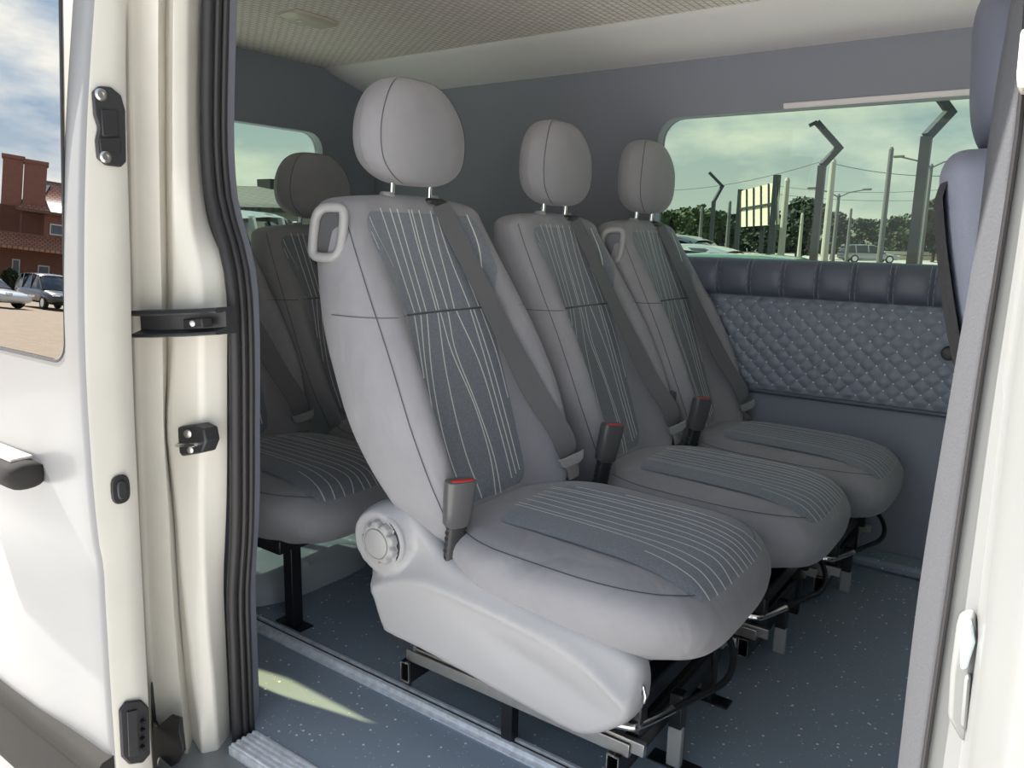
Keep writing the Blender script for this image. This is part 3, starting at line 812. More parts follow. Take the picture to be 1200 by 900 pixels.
def shield_mesh():
    CREST = []
    for a, b in ((400, 715), (425, 698), (445, 684), (470, 677), (500, 679), (535, 692), (600, 722), (650, 748), (685, 772), (715, 800), (760, 850)):
        p = ony(a, b, 1.075); CREST.append((p.x - XO, p.z))
    p = ony(447, 632, 1.075); DIAL = (p.x - XO, p.z)
    pts = [(420, 612), (425, 599), (437, 590), (453, 588), (468, 594), (482, 608), (498, 630), (514, 648), (540, 664), (575, 682), (620, 706), (660, 726), (698, 745), (725, 764), (742, 780), (748, 792), (750, 815), (744, 840), (722, 853), (693, 858), (670, 850), (640, 834), (560, 790), (500, 758), (463, 740), (455, 730), (448, 710), (442, 690), (432, 668), (424, 645)]
    P2 = [ony(a, b, 1.085) for a, b in pts]; P2 = [(p.x - XO, p.z) for p in P2]
    # resample smooth closed outline
    n = len(P2); out = []
    for i in range(n):
        p0, p1, p2, p3 = P2[i - 1], P2[i], P2[(i + 1) % n], P2[(i + 2) % n]
        for s in (0, .33, .67):
            out.append(tuple(.5 * ((2 * b) + (-a + c) * s + (2 * a - 5 * b + 4 * c - d) * s * s + (-a + 3 * b - 3 * c + d) * s ** 3) for a, b, c, d in zip(p0, p1, p2, p3)))
    K = len(out); cx_ = sum(p[0] for p in out) / K; cz_ = sum(p[1] for p in out) / K
    area = sum(out[i][0] * out[(i + 1) % K][1] - out[(i + 1) % K][0] * out[i][1] for i in range(K)); sg = 1 if area > 0 else -1
    def inset(d):
        r_ = []
        for i in range(K):
            a, b = out[i - 2], out[(i + 2) % K]; t = Vector((b[0] - a[0], b[1] - a[1])).normalized(); nrm = Vector((-t.y, t.x)) * sg
            r_.append((out[i][0] + nrm.x * d, out[i][1] + nrm.y * d))
        return r_
    mb = MB(); rings = []
    def disp(x, z, y):
        # raised crest under the recliner housing and a long shallow dish
        q = x + .0
        zc = sint(CREST, x); h = z - zc
        d = .030 * smooth(-.006, .060, h) ** .8 if h > -.006 else 0
        d -= .004 * math.exp(-(h / .012) ** 2)
        k = math.hypot(x - DIAL[0], z - DIAL[1]); d = lerp(d, .001, smooth(.085, .060, k))
        q = ((x - .33) * .97 + (z - .235) * -.24); r_ = ((x - .33) * .24 + (z - .235) * .97)
        d += .010 * math.exp(-(q / .13) ** 2 - (r_ / .026) ** 2)
        return y + d
    for y, d, k in ((-.195, .004, 0), (-.228, .0, .4), (-.248, .0015, .7), (-.262, .005, .9), (-.269, .010, 1), (-.271, .016, 1)):
        rings.append([Vector((p[0], lerp(y, disp(p[0], p[1], y), k), p[1])) for p in inset(d)])
    mb.grid(rings, closev=True)
    # fill with concentric shrink towards a medial line
    last = inset(.016)
    f = mb
    b = len(mb.v) - K
    bm = bmesh.new(); vs = [bm.verts.new((p[0], p[1], 0)) for p in last]; fc = bm.faces.new(vs)
    bmesh.ops.triangulate(bm, faces=[fc]); 
    for it in range(6): bmesh.ops.subdivide_edges(bm, edges=[e for e in bm.edges if e.calc_length() > .011 and not e.is_boundary], cuts=1, use_grid_fill=False); bmesh.ops.triangulate(bm, faces=bm.faces[:])
    bmesh.ops.beautify_fill(bm, faces=bm.faces[:], edges=[e for e in bm.edges if not e.is_boundary])
    bm.verts.index_update(); bm.verts.ensure_lookup_table()
    vv = [Vector((v.co.x, disp(v.co.x, v.co.y, -.271), v.co.y)) for v in bm.verts]; ff = [tuple(v.index for v in q.verts) for q in bm.faces]; bm.free()
    mb.add(vv, ff)
    return mb
def ribbon3(mb, pts, sides, wd, th, m=0):
    P = []
    for p, s in zip(pts, sides):
        t = s.normalized() * wd / 2; nrm = Vector((1, 0, .3)).normalized()
        P.append([p - t, p - t + nrm * th, p + t + nrm * th, p + t])
    mb.grid(P, m, closev=True)
def belt_mesh():
    mb = MB(); pts = []; sd_ = []
    a = Vector((-.195, .060, 1.066)); b = Vector((.085, .205, .47))
    for i in range(31):
        t = i / 30; p = a.lerp(b, t); y = p.y; z = p.z
        xs_ = max(surf_front(max(-.23, min(.23, y + d)), z)[0].x for d in (-.02, 0, .02)) + .005
        p.x = max(p.x, xs_) if t < .97 else p.x; pts.append(p)
    for k in range(3):      # relax
        pts = [pts[0]] + [Vector((max(pts[i].x, (pts[i - 1].x + pts[i + 1].x) / 2), pts[i].y, pts[i].z)) for i in range(1, 30)] + [pts[-1]]
    for i, p in enumerate(pts):
        q = surf_front(max(-.235, min(.235, p.y + .02)), p.z)[0].x - surf_front(max(-.235, min(.235, p.y - .02)), p.z)[0].x
        sd_.append(Vector((max(-.015, min(.02, q * .5)), .04, .011)))
    ribbon3(mb, pts, sd_, .058, .0016)
    return mb, pts
parts_cache = {}
def P_(key, fn):
    return parts_cache.setdefault(key, fn())
def put(src, parent, name=None):
    o = src.copy(); C.objects.link(o); o.parent = parent
    return o
def put_tree(src, parent):
    o = put(src, parent)
    for ch in [c for c in bpy.data.objects if c.parent == src]: put_tree(ch, o)
    return o

def make_buckle(parent, pos, lean, K=1.25):
    mb = MB(); p = Vector(pos); up = Vector(lean).normalized(); sx = up.cross(Vector((.5, 1, 0))).normalized(); sy = sx.cross(up)
    def sec(c, a, b, n=16): return [c + sx * a * K * sp(math.cos(2 * PI * k / n), .5) + sy * b * K * sp(math.sin(2 * PI * k / n), .5) for k in range(n)]
    rg = [sec(p + up * h * K, a, b) for h, a, b in ((.060, .010, .013), (.064, .013, .021), (.090, .0135, .023), (.130, .013, .025), (.137, .012, .0245), (.139, .008, .020))]
    mb.grid(rg, closev=True); mb.add(rg[-1], [tuple(range(16))]); mb.add(rg[0], [tuple(range(16))])
    bk = mb.build('buckle', M['bplastic'], parent, angle=50)
    mb = MB(); rg = []
    for i in range(15):
        k = 1 + .10 * (i % 2); rg.append(sec(p + up * (-.01 + .0052 * i) * K, .009 * k, .0145 * k))
    mb.grid(rg, closev=True); mb.build('buckle_stalk', M['dplastic'], bk, angle=30)
    mb = MB(); c = p + up * .1375 * K - sx * .002
    rg = [sec(c - sx * .005, .004, .019), sec(c - sx * .005 + up * .003, .003, .018)]; mb.grid(rg, closev=True); mb.add(rg[-1], [tuple(range(16))])
    mb.build('release_button', M['red'], bk)
    return bk

def make_seat(loc, label, group, shield=False, handle=False, buckle_near=False, buckle_far=False, belt=True, src=None, plain=False):
    r = thing('van_seat', label, 'seat', loc, group)
    if src is None:
        src = {}
        src['backrest'] = backrest_mesh().build('backrest', [M['fabric'], M['seam']], r, angle=60)
        src['centre_panel'] = centre_panel_mesh().build('striped_panel', [M['insert'], M['stripe'], M['seam']], src['backrest'], angle=60, recalc=False)
        src['cushion'] = cushion_mesh().build('seat_cushion', [M['fabric'], M['seam']], r, angle=60)
        src['cpanel'] = cushion_panel_mesh().build('striped_panel', [M['insert'], M['stripe']], src['cushion'], angle=60, recalc=False)
        src['headrest'] = headrest_mesh().build('headrest', [M['fabric'], M['seam']], r, angle=70)
        for sg in (-1, 1):
            p = MB().tube([(-.235, sg * .062, 1.03), (-.228, sg * .062, 1.13)], .0062, 12).build('headrest_post', M['chrome'], r)
            MB().lathe((-.2335, sg * .075, 1.074), (0.07, 0, 1), [(.017, 0), (.017, .008), (.012, .014), (.007, .014)], 18).build('post_sleeve', M['mplastic'], p)
            src['post%d' % sg] = p
        bmh, bpts = belt_mesh(); src['belt'] = bmh.build('seat_belt', M['belt'], r, angle=50)
        # shoulder outlet
        mb = MB(); rg = []
        for s_, h in ((1, 0), (1, .008), (.7, .014)):
            rg.append([Vector((-.215 + .020 * s_ * sp(math.cos(a), .6), .060 + .036 * s_ * sp(math.sin(a), .6), 1.066 + h)) for a in [2 * PI * k / 20 for k in range(20)]])
        mb.grid(rg, closev=True); mb.add(rg[-1], [tuple(range(20))]); mb.build('belt_outlet', M['dplastic'], src['belt'], angle=40)
        # tongue
        b = bpts[-1]; d = (bpts[-1] - bpts[-3]).normalized(); sx = Vector((.45, 1, .25)).normalized(); f_ = Vector((.8, -.45, .3)).normalized()
        sx = (sx - d * sx.dot(d)).normalized()
        mb = MB(); q0 = b - d * .004 + f_ * .012
        out = [(-.034, -.012), (-.030, .004), (-.022, .012), (-.016, .014), (-.013, .042), (.013, .042), (.016, .014), (.022, .012), (.030, .004), (.034, -.012), (.028, -.014), (.024, -.004), (-.024, -.004), (-.028, -.014)]
        mb.prism([q0 + sx * a + d * c_ + f_ * .004 for a, c_ in [(u_ * 1.15, w_ * 1.15) for u_, w_ in out]], f_ * .004)
        tg = mb.build('tongue', M['chrome'], src['belt'], bevel=.001)
        mb = MB(); mb.prism([q0 + sx * a + d * c_ + f_ * .003 for a, c_ in ((-.036, -.016), (-.032, .006), (-.02, .014), (.02, .014), (.032, .006), (.036, -.016), (.026, -.013), (-.026, -.013))], f_ * .0075)
        mb.build('tongue_grip', M['mplastic'], src['belt'], bevel=.002)
        # base frame
        mb = MB()
        for sg in (-1, 1):
            mb.span((-.045, sg * .20 - .014, .150), (.50, sg * .20 + .014, .215))
        mb.span((-.02, -.20, .16), (.03, .20, .20)); mb.span((.44, -.20, .16), (.48, .20, .20)); mb.span((.0, -.21, .255), (.47, .21, .30))
        src['frame'] = mb.build('base_frame', M['blackm'], r, bevel=.004)
        for sg in (-1, 1):
            mb = MB(); y = sg * .225
            mb.span((-.03, y - .010, .118), (.49, y + .010, .124)).span((-.03, y - .012, .118), (.49, y - .009, .143)).span((-.03, y + .009, .118), (.49, y + .012, .143)).span((-.01, y - .006, .126), (.515, y + .006, .150))
            src['rail%d' % sg] = mb.build('slide_rail', M['steel'], r, bevel=.001)
        for k, xx in enumerate((-.025, .465)):
            mb = MB(); y0, y1 = -.245, .245; zc = .096
            for (a, c_) in (((xx - .012, zc - .022), (xx - .0095, zc + .022)), ((xx + .0095, zc - .022), (xx + .012, zc + .022)), ((xx - .012, zc + .0195), (xx + .012, zc + .022)), ((xx - .012, zc - .022), (xx + .012, zc - .0195))):
                mb.span((a[0], y0, a[1]), (c_[0], y1, c_[1]))
            t_ = mb.build('cross_tube', M['blackm'], r, bevel=.0006); src['tube%d' % k] = t_
            mb = MB()
            for (a, c_) in (((xx - .012, zc - .022), (xx - .0098, zc + .022)), ((xx + .0098, zc - .022), (xx + .012, zc + .022)), ((xx - .012, zc + .0198), (xx + .012, zc + .022)), ((xx - .012, zc - .022), (xx + .012, zc - .0198))):
                mb.span((a[0], y0 - .003, a[1]), (c_[0], y0 + .002, c_[1]))
            mb.build('tube_end', M['steel'], t_, bevel=.0005)
        for k, (xx, y) in enumerate(((.21, -.195), (.50, -.05), (.21, .20), (.47, .20))):
            mb = MB().span((xx - .013, y - .013, .0), (xx + .013, y + .013, .155)); mb.span((xx - .05, y - .02, 0), (xx + .05, y + .02, .004))
            src['leg%d' % k] = mb.build('leg', M['blackm'], r, bevel=.003)
        mb = MB(); mb.span((.487, -.05 - .014, 0.0), (.516, -.05 + .003, .085)); src['legsleeve'] = mb.build('leg_sleeve', M['mplastic'], r, bevel=.003)
        # release bar
        mb = MB(); pth = [(.40, -.235, .165), (.475, -.225, .168), (.50, -.20, .170), (.555, -.08, .185), (.575, -.04, .192), (.582, -.01, .205), (.575, .02, .225), (.55, .05, .245), (.50, .08, .250), (.40, .10, .25)]
        sm = []
        for i in range(len(pth) - 1):
            for s_ in (0, .25, .5, .75):
                sm.append(tuple(sint([(j, pth[j][c_]) for j in range(len(pth))], i + s_) for c_ in range(3)))
        mb.tube(sm, .0065, 10); src['bar'] = mb.build('release_bar', M['blackm'], r)
        mb = MB(); mb.tube([Vector(q) for q in sm[:11]], .0072, 10); gs = mb.build('bar_grip', M['chrome'], src['bar'])
    else:
        for k, s_ in src.items():
            if k in ('centre_panel', 'cpanel'): continue
            if k == 'belt' and not belt: continue
            if plain and k in ('bar', 'frame', 'legsleeve', 'rail-1', 'rail1', 'tube0', 'tube1', 'leg0', 'leg1', 'leg2', 'leg3'): continue
            if k.startswith('_'): continue
            put_tree(s_, r)
    if plain:
        MB().span((.0, -.22, .262), (.50, .22, .30)).build('base_frame', M['blackm'], r, bevel=.005)
        for xx in (.485, .03):
            for y in (-.17, .17):
                MB().span((xx - .016, y - .016, -loc[2]), (xx + .016, y + .016, .27)).span((xx - .05, y - .022, -loc[2]), (xx + .05, y + .022, -loc[2] + .004)).build('leg', M['blackm'], r, bevel=.003)
    if handle:
        mb = MB(); cx_, cy_, cz_ = -.222, -.228, .998
        pth = [(cx_ + .030 * sp(math.cos(a), .55) + .006 * math.sin(a), 0, cz_ + .050 * sp(math.sin(a), .5)) for a in [2 * PI * k / 28 for k in range(28)]]
        pth = [Vector((a, cy_ - .026 + .38 * (a - cx_) + .10 * (c_ - cz_), c_)) for a, b, c_ in pth]
        mb.tube(pth, .0098, 12, closed=True); gh = mb.build('grab_handle', M['mplastic'], r)
        mb = MB(); mb.add([Vector((p.x, p.y + .006, p.z)) for p in pth], [tuple(range(28))]); mb.build('handle_recess', M['bplastic'], gh)
    if shield:
        sh = shield_mesh().build('side_shield', M['plastic'], r, angle=60); sh['label'] = 'grey moulded plastic side shield'
        c = ony(453, 632, 1.075) - Vector((XO, 1.33, 0)); c.y = -.268
        mb = MB(); mb.lathe(c + Vector((0, .006, 0)), (0, -1, 0), [(.058, 0), (.057, .004), (.053, .0075), (.050, .0072)], 40); mb.build('dial_ring', M['plastic'], sh, angle=40)
        MB().lathe(c + Vector((0, .006, 0)), (0, -1, 0), [(.051, .004), (.051, .0076), (.04, .0078)], 40).build('dial_gap', M['dplastic'], sh)
        mb = MB(); n = 80; rings = []
        for rad_, h, amp in ((.046, 0, 1), (.046, .012, 1), (.044, .018, 1), (.039, .021, .5), (.0325, .0215, .0), (.032, .019, 0), (.0305, .019, 0), (.030, .0225, 0), (.028, .0235, 0)):
            rings.append([c + Vector((math.cos(2 * PI * k / n), 0, math.sin(2 * PI * k / n))) * (rad_ - .0070 * amp * max(0, math.cos(2 * PI * k / n * 9)) ** 1.5) + Vector((0, .004 - h, 0)) for k in range(n)])
        mb.grid(rings, closev=True); mb.add(rings[-1], [tuple(range(n))]); mb.build('recliner_dial', M['mplastic'], sh, angle=40)
        hk = MB(); hk.tube([(.505, -.235, .245), (.510, -.235, .262), (.514, -.235, .245), (.512, -.235, .232)], .003, 8); hk.build('cable_hook', M['chrome'], r)
    if buckle_near:
        bp = ony(533, 655, 1.115) - Vector((XO, 1.33, 0)); make_buckle(r, (bp.x, -.222, bp.z + .0), (.13, -.02, 1))
    if buckle_far:
        make_buckle(r, (.045, .262, .405), (.10, .04, 1))
    return r, src
g1n = 'grey fabric seats of the front bench row'; g2n = 'seats of the second row'
seat1, SRC = make_seat((XO, 1.33, 0), 'grey fabric van seat nearest the open door, with plastic side shield and recliner dial', g1n, shield=True, handle=True, buckle_near=True, buckle_far=False)
seat2, _ = make_seat((XO + .035, 1.88, -.02), 'grey fabric van seat in the middle of the front row, between two striped seats', g1n, buckle_far=True, src=SRC)
seat3, _ = make_seat((XO + .085, 2.345, -.025), 'dark striped van seat against the quilted far wall, furthest from the open door', g1n, handle=True, src=SRC)
make_buckle(seat2, (.085, -.275, .405), (.16, .06, 1))
seat2.scale = (1, .92, 1); seat3.scale = (1, .90, 1)
make_buckle(seat3, (.075, -.272, .405), (.16, .06, 1))
kp = ony(1112, 414, YF - .01)
kn = MB().lathe(kp, (0, -1, 0), [(.021, -.004), (.021, .008), (.017, .014), (.008, .016)], 22).build('panel_knob', M['dplastic'], origin=kp); tag(kn, 'small round black knob on the quilted panel beside the front pillar', 'knob')
seat4, _ = make_seat((XO - 1.0, 1.36, -.055), 'shadowed second row van seat whose striped cushion shows behind the door seal', g2n, src=SRC, plain=True)
seat5, _ = make_seat((XO - 1.0, 1.90, -.06), 'shadowed second row van seat with headrest against the rear window', g2n, src=SRC, plain=True)
mb = MB(); mb.lathe((-.158, -.05, .97), (1, 0, .3), [(.022, 0), (.022, .012), (.014, .014), (.012, .006)], 20); mb.build('belt_loop', M['dplastic'], seat5)

# front cab seat beyond the pillar
fs = thing('cab_seat', 'blue-grey leatherette cab seat half hidden behind the front door pillar', 'seat', (.164, 1.25, .038))
b_ = backrest_mesh().build('backrest', [M['fperf'], M['seam']], fs, angle=60)
mb = MB(); P = []
for i in range(40):
    z = lerp(.40, 1.050, i / 39); sec = back_section(z, z); row = []
    zz_ = min(1, (1.09 - z) / .03)
    for k in range(33, 52):
        p = sec[k % 56]; q_ = smooth(1.02, 1.05, z); row.append(Vector((p.x - lerp(.006, -.006, q_), p.y * lerp(1.012, .98, q_), p.z)))
    P.append(row)
mb.grid(P); bp_ = mb.build('back_cover', mat('black_flecked_fabric', (.03, .03, .034), .9, nscale=300, nstr=.6), b_); bp_['label'] = 'black flecked rear cover'
fs.rotation_euler = (0, -.06, 0); fs.location.x = .228; fs.location.z = .056
h_ = headrest_mesh().build('headrest', [M['fleather'], M['seam']], fs, angle=70); h_.location = (-.006, 0, -.040)
cushion_mesh().build('seat_cushion', [M['fleather'], M['seam']], fs, angle=60)
for sg in (-1, 1): MB().tube([(-.235, sg * .062, 1.03), (-.228, sg * .062, 1.15)], .0062, 12).build('headrest_post', M['dplastic'], fs)
MB().span((.02, -.2, -.055), (.5, .2, .29)).build('seat_box', M['blackm'], fs, bevel=.02)

# ------------------------------------------------------------------ floor rails, bag, lamp
def rail(y, x0, x1, label, grp='aluminium seat rails along the floor'):
    t = wthing('floor_rail', label, 'rail', ((x0 + x1) / 2, y, 0), grp)
    pr = [(-.026, 0), (-.026, .004), (-.016, .006), (-.014, .016), (-.006, .017), (-.005, .010), (.005, .010), (.006, .017), (.014, .016), (.016, .006), (.026, .004), (.026, 0)]
    mb = MB(); mb.grid([[(xx, y + a, b) for a, b in pr] for xx in (x0, x1)], closev=True); mb.add([(x0, y + a, b) for a, b in pr], [tuple(range(12))]); mb.add([(x1, y + a, b) for a, b in pr], [tuple(range(12))])
    mb.build('channel', M['alu'], t, angle=20)
    MB().span((x0, y - .005, .0095), (x1, y + .005, .0115)).build('slot_insert', M['rubber'], t)
    for k in range(3):
        xx = lerp(x0, x1, .28 + .3 * k) ; MB().lathe((xx, y + .032, .0), (0, 0, 1), [(.012, 0), (.012, .003), (.008, .006), (.008, .010), (.004, .011)], 14).build('bolt', M['steel'], t)
    return t
rail(1.13, -2.4, -.15, 'aluminium floor rail running under the edge of the nearest seat')

bag = []
mb = MB(); P = []
c = Vector((-1.80, 1.40, .0))
for j in range(22):
    v = j / 21; row = []
    for k in range(48):
        u = 2 * PI * k / 48
        rx, ry = .19 * (1 - .25 * v), .27 * (1 - .12 * v)
        p = Vector((c.x + rx * sp(math.cos(u), .7), c.y + ry * sp(math.sin(u), .7), .004 + .19 * v))
        d = noise.noise(p * 9) * .045 + abs(noise.noise(p * 17 + Vector((3, 1, 2)))) * -.06 + abs(noise.noise(p * 34)) * -.02
        rr_ = (p - Vector((c.x, c.y, p.z))).normalized(); p += rr_ * d * (.3 + .7 * v); row.append(p)
    P.append(row)
mb.grid(P, closev=True)
bm_ = mat('white_polythene', (.75, .76, .78), .35, spec=.5); bm_.node_tree.nodes['Principled BSDF'].inputs['Alpha'].default_value = .5
o = mb.build('plastic_bag', bm_, origin=c); tag(o, 'crumpled translucent plastic bag under the second row seat', 'bag')

lc = onz(362, 21, ZC)
t = thing('dome_light', 'small beige dome light on the woven ceiling', 'lamp', (lc.x, lc.y, ZC))
mb = MB(); P = []
for s_, h in ((1, 0), (.97, -.008), (.8, -.014), (.5, -.016)):
    P.append([Vector((.055 * s_ * sp(math.cos(a), .5), .10 * s_ * sp(math.sin(a), .7), h)) for a in [2 * PI * k / 28 for k in range(28)]])
mb.grid(P, closev=True); mb.add(P[-1], [tuple(range(28))]); mb.build('lens', mat('cream_plastic', (.62, .55, .46), .4), t)
MB().span((-.008, -.05, -.020), (.008, -.03, -.013)).build('switch', M['cornice'], t, bevel=.002)

# ------------------------------------------------------------------ outside: ground, road
GZ = -.60
asph = mat('grey_asphalt', (.20, .20, .19), .9, nscale=2, nstr=.15)
o = MB().span((-9, -160, GZ - .1), (160, 5.2, GZ)).build('ground_paving', M['paving']); tag(o, kind='structure')
tan = brickish('tan_street_paving', (.26, .19, .12), (.22, .16, .10), (.13, .10, .07), .30, .20, .012, .9)
o = MB().span((-160, -160, GZ - .1), (-9, 5.2, GZ - .001)).build('ground_street', tan); tag(o, kind='structure')
o = MB().span((-160, 5.2, GZ - .1), (160, 260, GZ - .001)).build('ground_yard', asph); tag(o, kind='structure')

# cars
def car(label, loc, rz, col, Lc=4.5, W=1.8, H=1.47, wagon=True, group=None, rough=.3):
    t = thing('car', label, 'car', loc, group, rz); pm = mat('car_paint', col, rough, coat=1)
    gm = P_('carglass', lambda: mat('dark_car_glass', (.02, .024, .026), .08, spec=.8)); tm = P_('tyre', lambda: mat('tyre_rubber', (.02, .02, .02), .8))
    l = Lc / 2
    st = [(-1, .62, .45, .62), (-.985, .82, .32, .74), (-.90, .95, .24, .86), (-.6, 1, .22, .90), (-.2, 1, .22, .90), (.2, 1, .22, .88), (.42, 1, .22, .84), (.7, .97, .22, .76), (.92, .88, .26, .66), (.99, .72, .34, .58), (1, .5, .42, .52)]
    P = []
    for f_, wf, z0, z1 in st:
        hw = W / 2 * wf; zz0, zz1 = z0 * H / 1.47, z1 * H / 1.47; ring = []
        for k in range(20):
            a = 2 * PI * k / 20; ring.append(Vector((f_ * l, hw * sp(math.cos(a), .42), (zz0 + zz1) / 2 + (zz1 - zz0) / 2 * sp(math.sin(a), .5))))
        P.append(ring)
    mb = MB(); mb.grid(P, closev=True); mb.add(P[0], [tuple(range(20))]); mb.add(P[-1], [tuple(range(20))]); body = mb.build('body', pm, t, angle=50)
    rear = -.93 if wagon else -.72
    def gh(mb, stations, inset):
        P = []
        for f_, wf, z1 in stations:
            hw = W / 2 * wf; z0 = .80; ring = []
            zt_ = z1 * H / 1.47
            ring = [Vector((f_ * l, -hw, z0)), Vector((f_ * l, -lerp(hw, hw * .82, .9 * (zt_ - z0) / .6), zt_ - .05 * (zt_ - z0))), Vector((f_ * l, -hw * .72, zt_)), Vector((f_ * l, 0, zt_ + .015)), Vector((f_ * l, hw * .72, zt_)), Vector((f_ * l, lerp(hw, hw * .82, .9 * (zt_ - z0) / .6), zt_ - .05 * (zt_ - z0))), Vector((f_ * l, hw, z0))]
            P.append(ring)
        mb.grid(P); return P
    mb = MB(); gh(mb, [(rear - .03, .90, .84), (rear + .08, .92, 1.30), (rear + .2, .93, 1.42), (-.2, .94, 1.455), (.05, .94, 1.44), (.18, .93, 1.36), (.48, .90, .84)], 0)
    mb.build('windows', gm, t, angle=40)
    mb = MB(); P = []
    for f_, z1 in ((rear + .06, 1.27), (rear + .2, 1.44), (-.35, 1.47), (-.05, 1.47), (.08, 1.445), (.17, 1.39)):
        zt_ = z1 * H / 1.47; P.append([Vector((f_ * l, W * .36 * q, zt_ + .02 * (1 - q * q) - .035 * abs(q) ** 6)) for q in [-1.08 + 2.16 * i / 12 for i in range(13)]])
    mb.grid(P); rf = mb.build('roof', pm, t)
    for sg in (-1, 1):
        MB().bar((.46 * l, sg * W * .45, .82 * H / 1.47), (.14 * l, sg * W * .385, 1.39 * H / 1.47), .05, .03).build('window_pillar', pm, t)
        MB().bar((-.12 * l, sg * W * .452, .82 * H / 1.47), (-.14 * l, sg * W * .392, 1.42 * H / 1.47), .05, .09).build('window_pillar', pm, t)
        MB().bar((-.55 * l, sg * W * .452, .82 * H / 1.47), (-.58 * l, sg * W * .385, 1.42 * H / 1.47), .05, .09).build('window_pillar', pm, t)
        MB().bar(((rear - .02) * l, sg * W * .43, .82 * H / 1.47), ((rear + .12) * l, sg * W * .37, 1.36 * H / 1.47), .05, .10).build('window_pillar', pm, t)
    for fx in (-.60, .62):
        for sg in (-1, 1):
            wh = MB().lathe((fx * l, sg * (W / 2 - .10), .32), (0, sg, 0), [(.20, -.09), (.31, -.08), (.33, -.02), (.33, .06), (.31, .11), (.22, .115), (.21, .09)], 24).build('wheel', tm, t)
            MB().lathe((fx * l, sg * (W / 2 - .10), .32), (0, sg, 0), [(.21, .08), (.205, .105), (.06, .10), (.04, .108)], 20).build('rim', M['alu'], wh)
    for sg in (-1, 1):
        MB().box((.95 * l, sg * W * .34, .62 * H / 1.47), (.16, .34, .12), rot=Matrix.Rotation(-sg * .25, 3, 'Z')).build('headlamp', M['chrome'], t, bevel=.03)
    return t
def ground_at(px, D, z=GZ):
    v = at(px, 300, D); return Vector((v.x, v.y, z))
gcars = 'parked cars beyond the far side window'
car('dark green parked car whose roof shows just above the padded roll', ground_at(915, 8.4), .12, (.03, .14, .075), W=1.75, H=1.44, group=gcars, wagon=False)
car('silver parked car with pale roof beside the dark green one', ground_at(828, 10.6), .12, (.30, .32, .33), W=1.75, H=1.52, group=gcars)
car('black parked car with low dark roof behind the pale roofed car', ground_at(800, 13.6), .12, (.03, .035, .045), W=1.8, H=1.66, group=gcars)
car('white parked car further along the line of car roofs', ground_at(790, 17.5), .12, (.55, .56, .56), W=1.8, H=1.70, group=gcars)
car('silver estate car driving on the road behind the tall posts', ground_at(1017, 64), .57, (.34, .37, .40), Lc=4.6, H=1.46, rough=.35)
tr = thing('truck', 'white truck on the road behind the silver estate car', 'truck', ground_at(985, 90), rz=.57)
MB().span((-3, -1.2, .9), (3, 1.2, 3.0)).build('cargo_box', mat('pale_yellow_box', (.75, .70, .50), .5), tr, bevel=.05)
MB().span((-5.0, -1.15, .6), (-3.1, 1.15, 2.7)).build('cab', M['white'], tr, bevel=.2)
for xx in (-4, 1.2, 2.4):
    for sg in (-1, 1): MB().lathe((xx, sg * 1.0, .5), (0, sg, 0), [(.5, -.15), (.5, .15), (.25, .15)], 20).build('wheel', P_('tyre', lambda: None), tr)

# road surface and barriers
rd = mat('pale_road', (.42, .41, .38), .9)
o = MB()
a, b_, c, d = ground_at(700, 58), ground_at(1250, 58), ground_at(1250, 100), ground_at(700, 100)
o.prism([a, b_, c, d], (0, 0, .02)); o = o.build('road', rd); tag(o, kind='structure')
gr = thing('guardrail', 'pale concrete guardrail along the road behind the tall posts', 'guardrail', ground_at(1090, 70))
mb = MB()
pa, pb = ground_at(1036, 72, 0) , ground_at(1260, 72, 0)
lo_ = Vector(gr.location)
cm = mat('pale_concrete', (.55, .53, .47), .9)
mb.bar(pa - Vector((lo_.x, lo_.y, -0.75)), pb - Vector((lo_.x, lo_.y, -0.75)), .12, .30); mb.build('upper_beam', cm, gr)
mb = MB(); mb.bar(pa - Vector((lo_.x, lo_.y, -.32)), pb - Vector((lo_.x, lo_.y, -.32)), .2, .4); mb.build('lower_beam', cm, gr)
for i in range(9):
    q = pa.lerp(pb, i / 8) - lo_; MB().span((q.x - .07, q.y - .07, 0), (q.x + .07, q.y + .07, .8)).build('post', cm, gr)

# bent fence posts
postm = mat('dark_grey_post', (.035, .042, .048), .5)
gp_ = 'bent dark steel fence posts beyond the side window'
def post(pxs, D, wd, label):
    base = ground_at(pxs[0][0], D); t = thing('fence_post', label, 'fence post', base, gp_)
    P = [at(a, b, D) - base for a, b in pxs]; P[0].z = 0; P[0].x = P[1].x + .0; P[0].y = P[1].y
    mb = MB(); mb.bar(P[0], P[1], wd, wd); mb.build('shaft', postm, t)
    mb = MB(); mb.bar(P[1], P[2], wd * .85, wd * .85); mb.bar(P[2] + (P[1] - P[2]).normalized() * wd * .3, P[3], wd * .8, wd * .8)
    if len(P) > 4: mb.bar(P[3], P[4], wd * .5, wd * .5)
    mb.build('bent_top', postm, t)
    MB().box((P[0].x, P[0].y, .01), (wd * 2.2, wd * 2.2, .02)).build('foot_plate', postm, t)
post([(834, 300), (836.5, 236), (847, 217), (831, 202)], 28, .12, 'smallest bent-top fence post left of the billboard')
post([(959, 300), (963.5, 194), (985, 171), (957, 143), (949, 147)], 14, .125, 'bent-top fence post right of the billboard, middle one in size')
post([(1073, 310), (1086, 160), (1116, 128), (1094, 104)], 9.8, .125, 'tallest bent-top fence post near the cab seat')

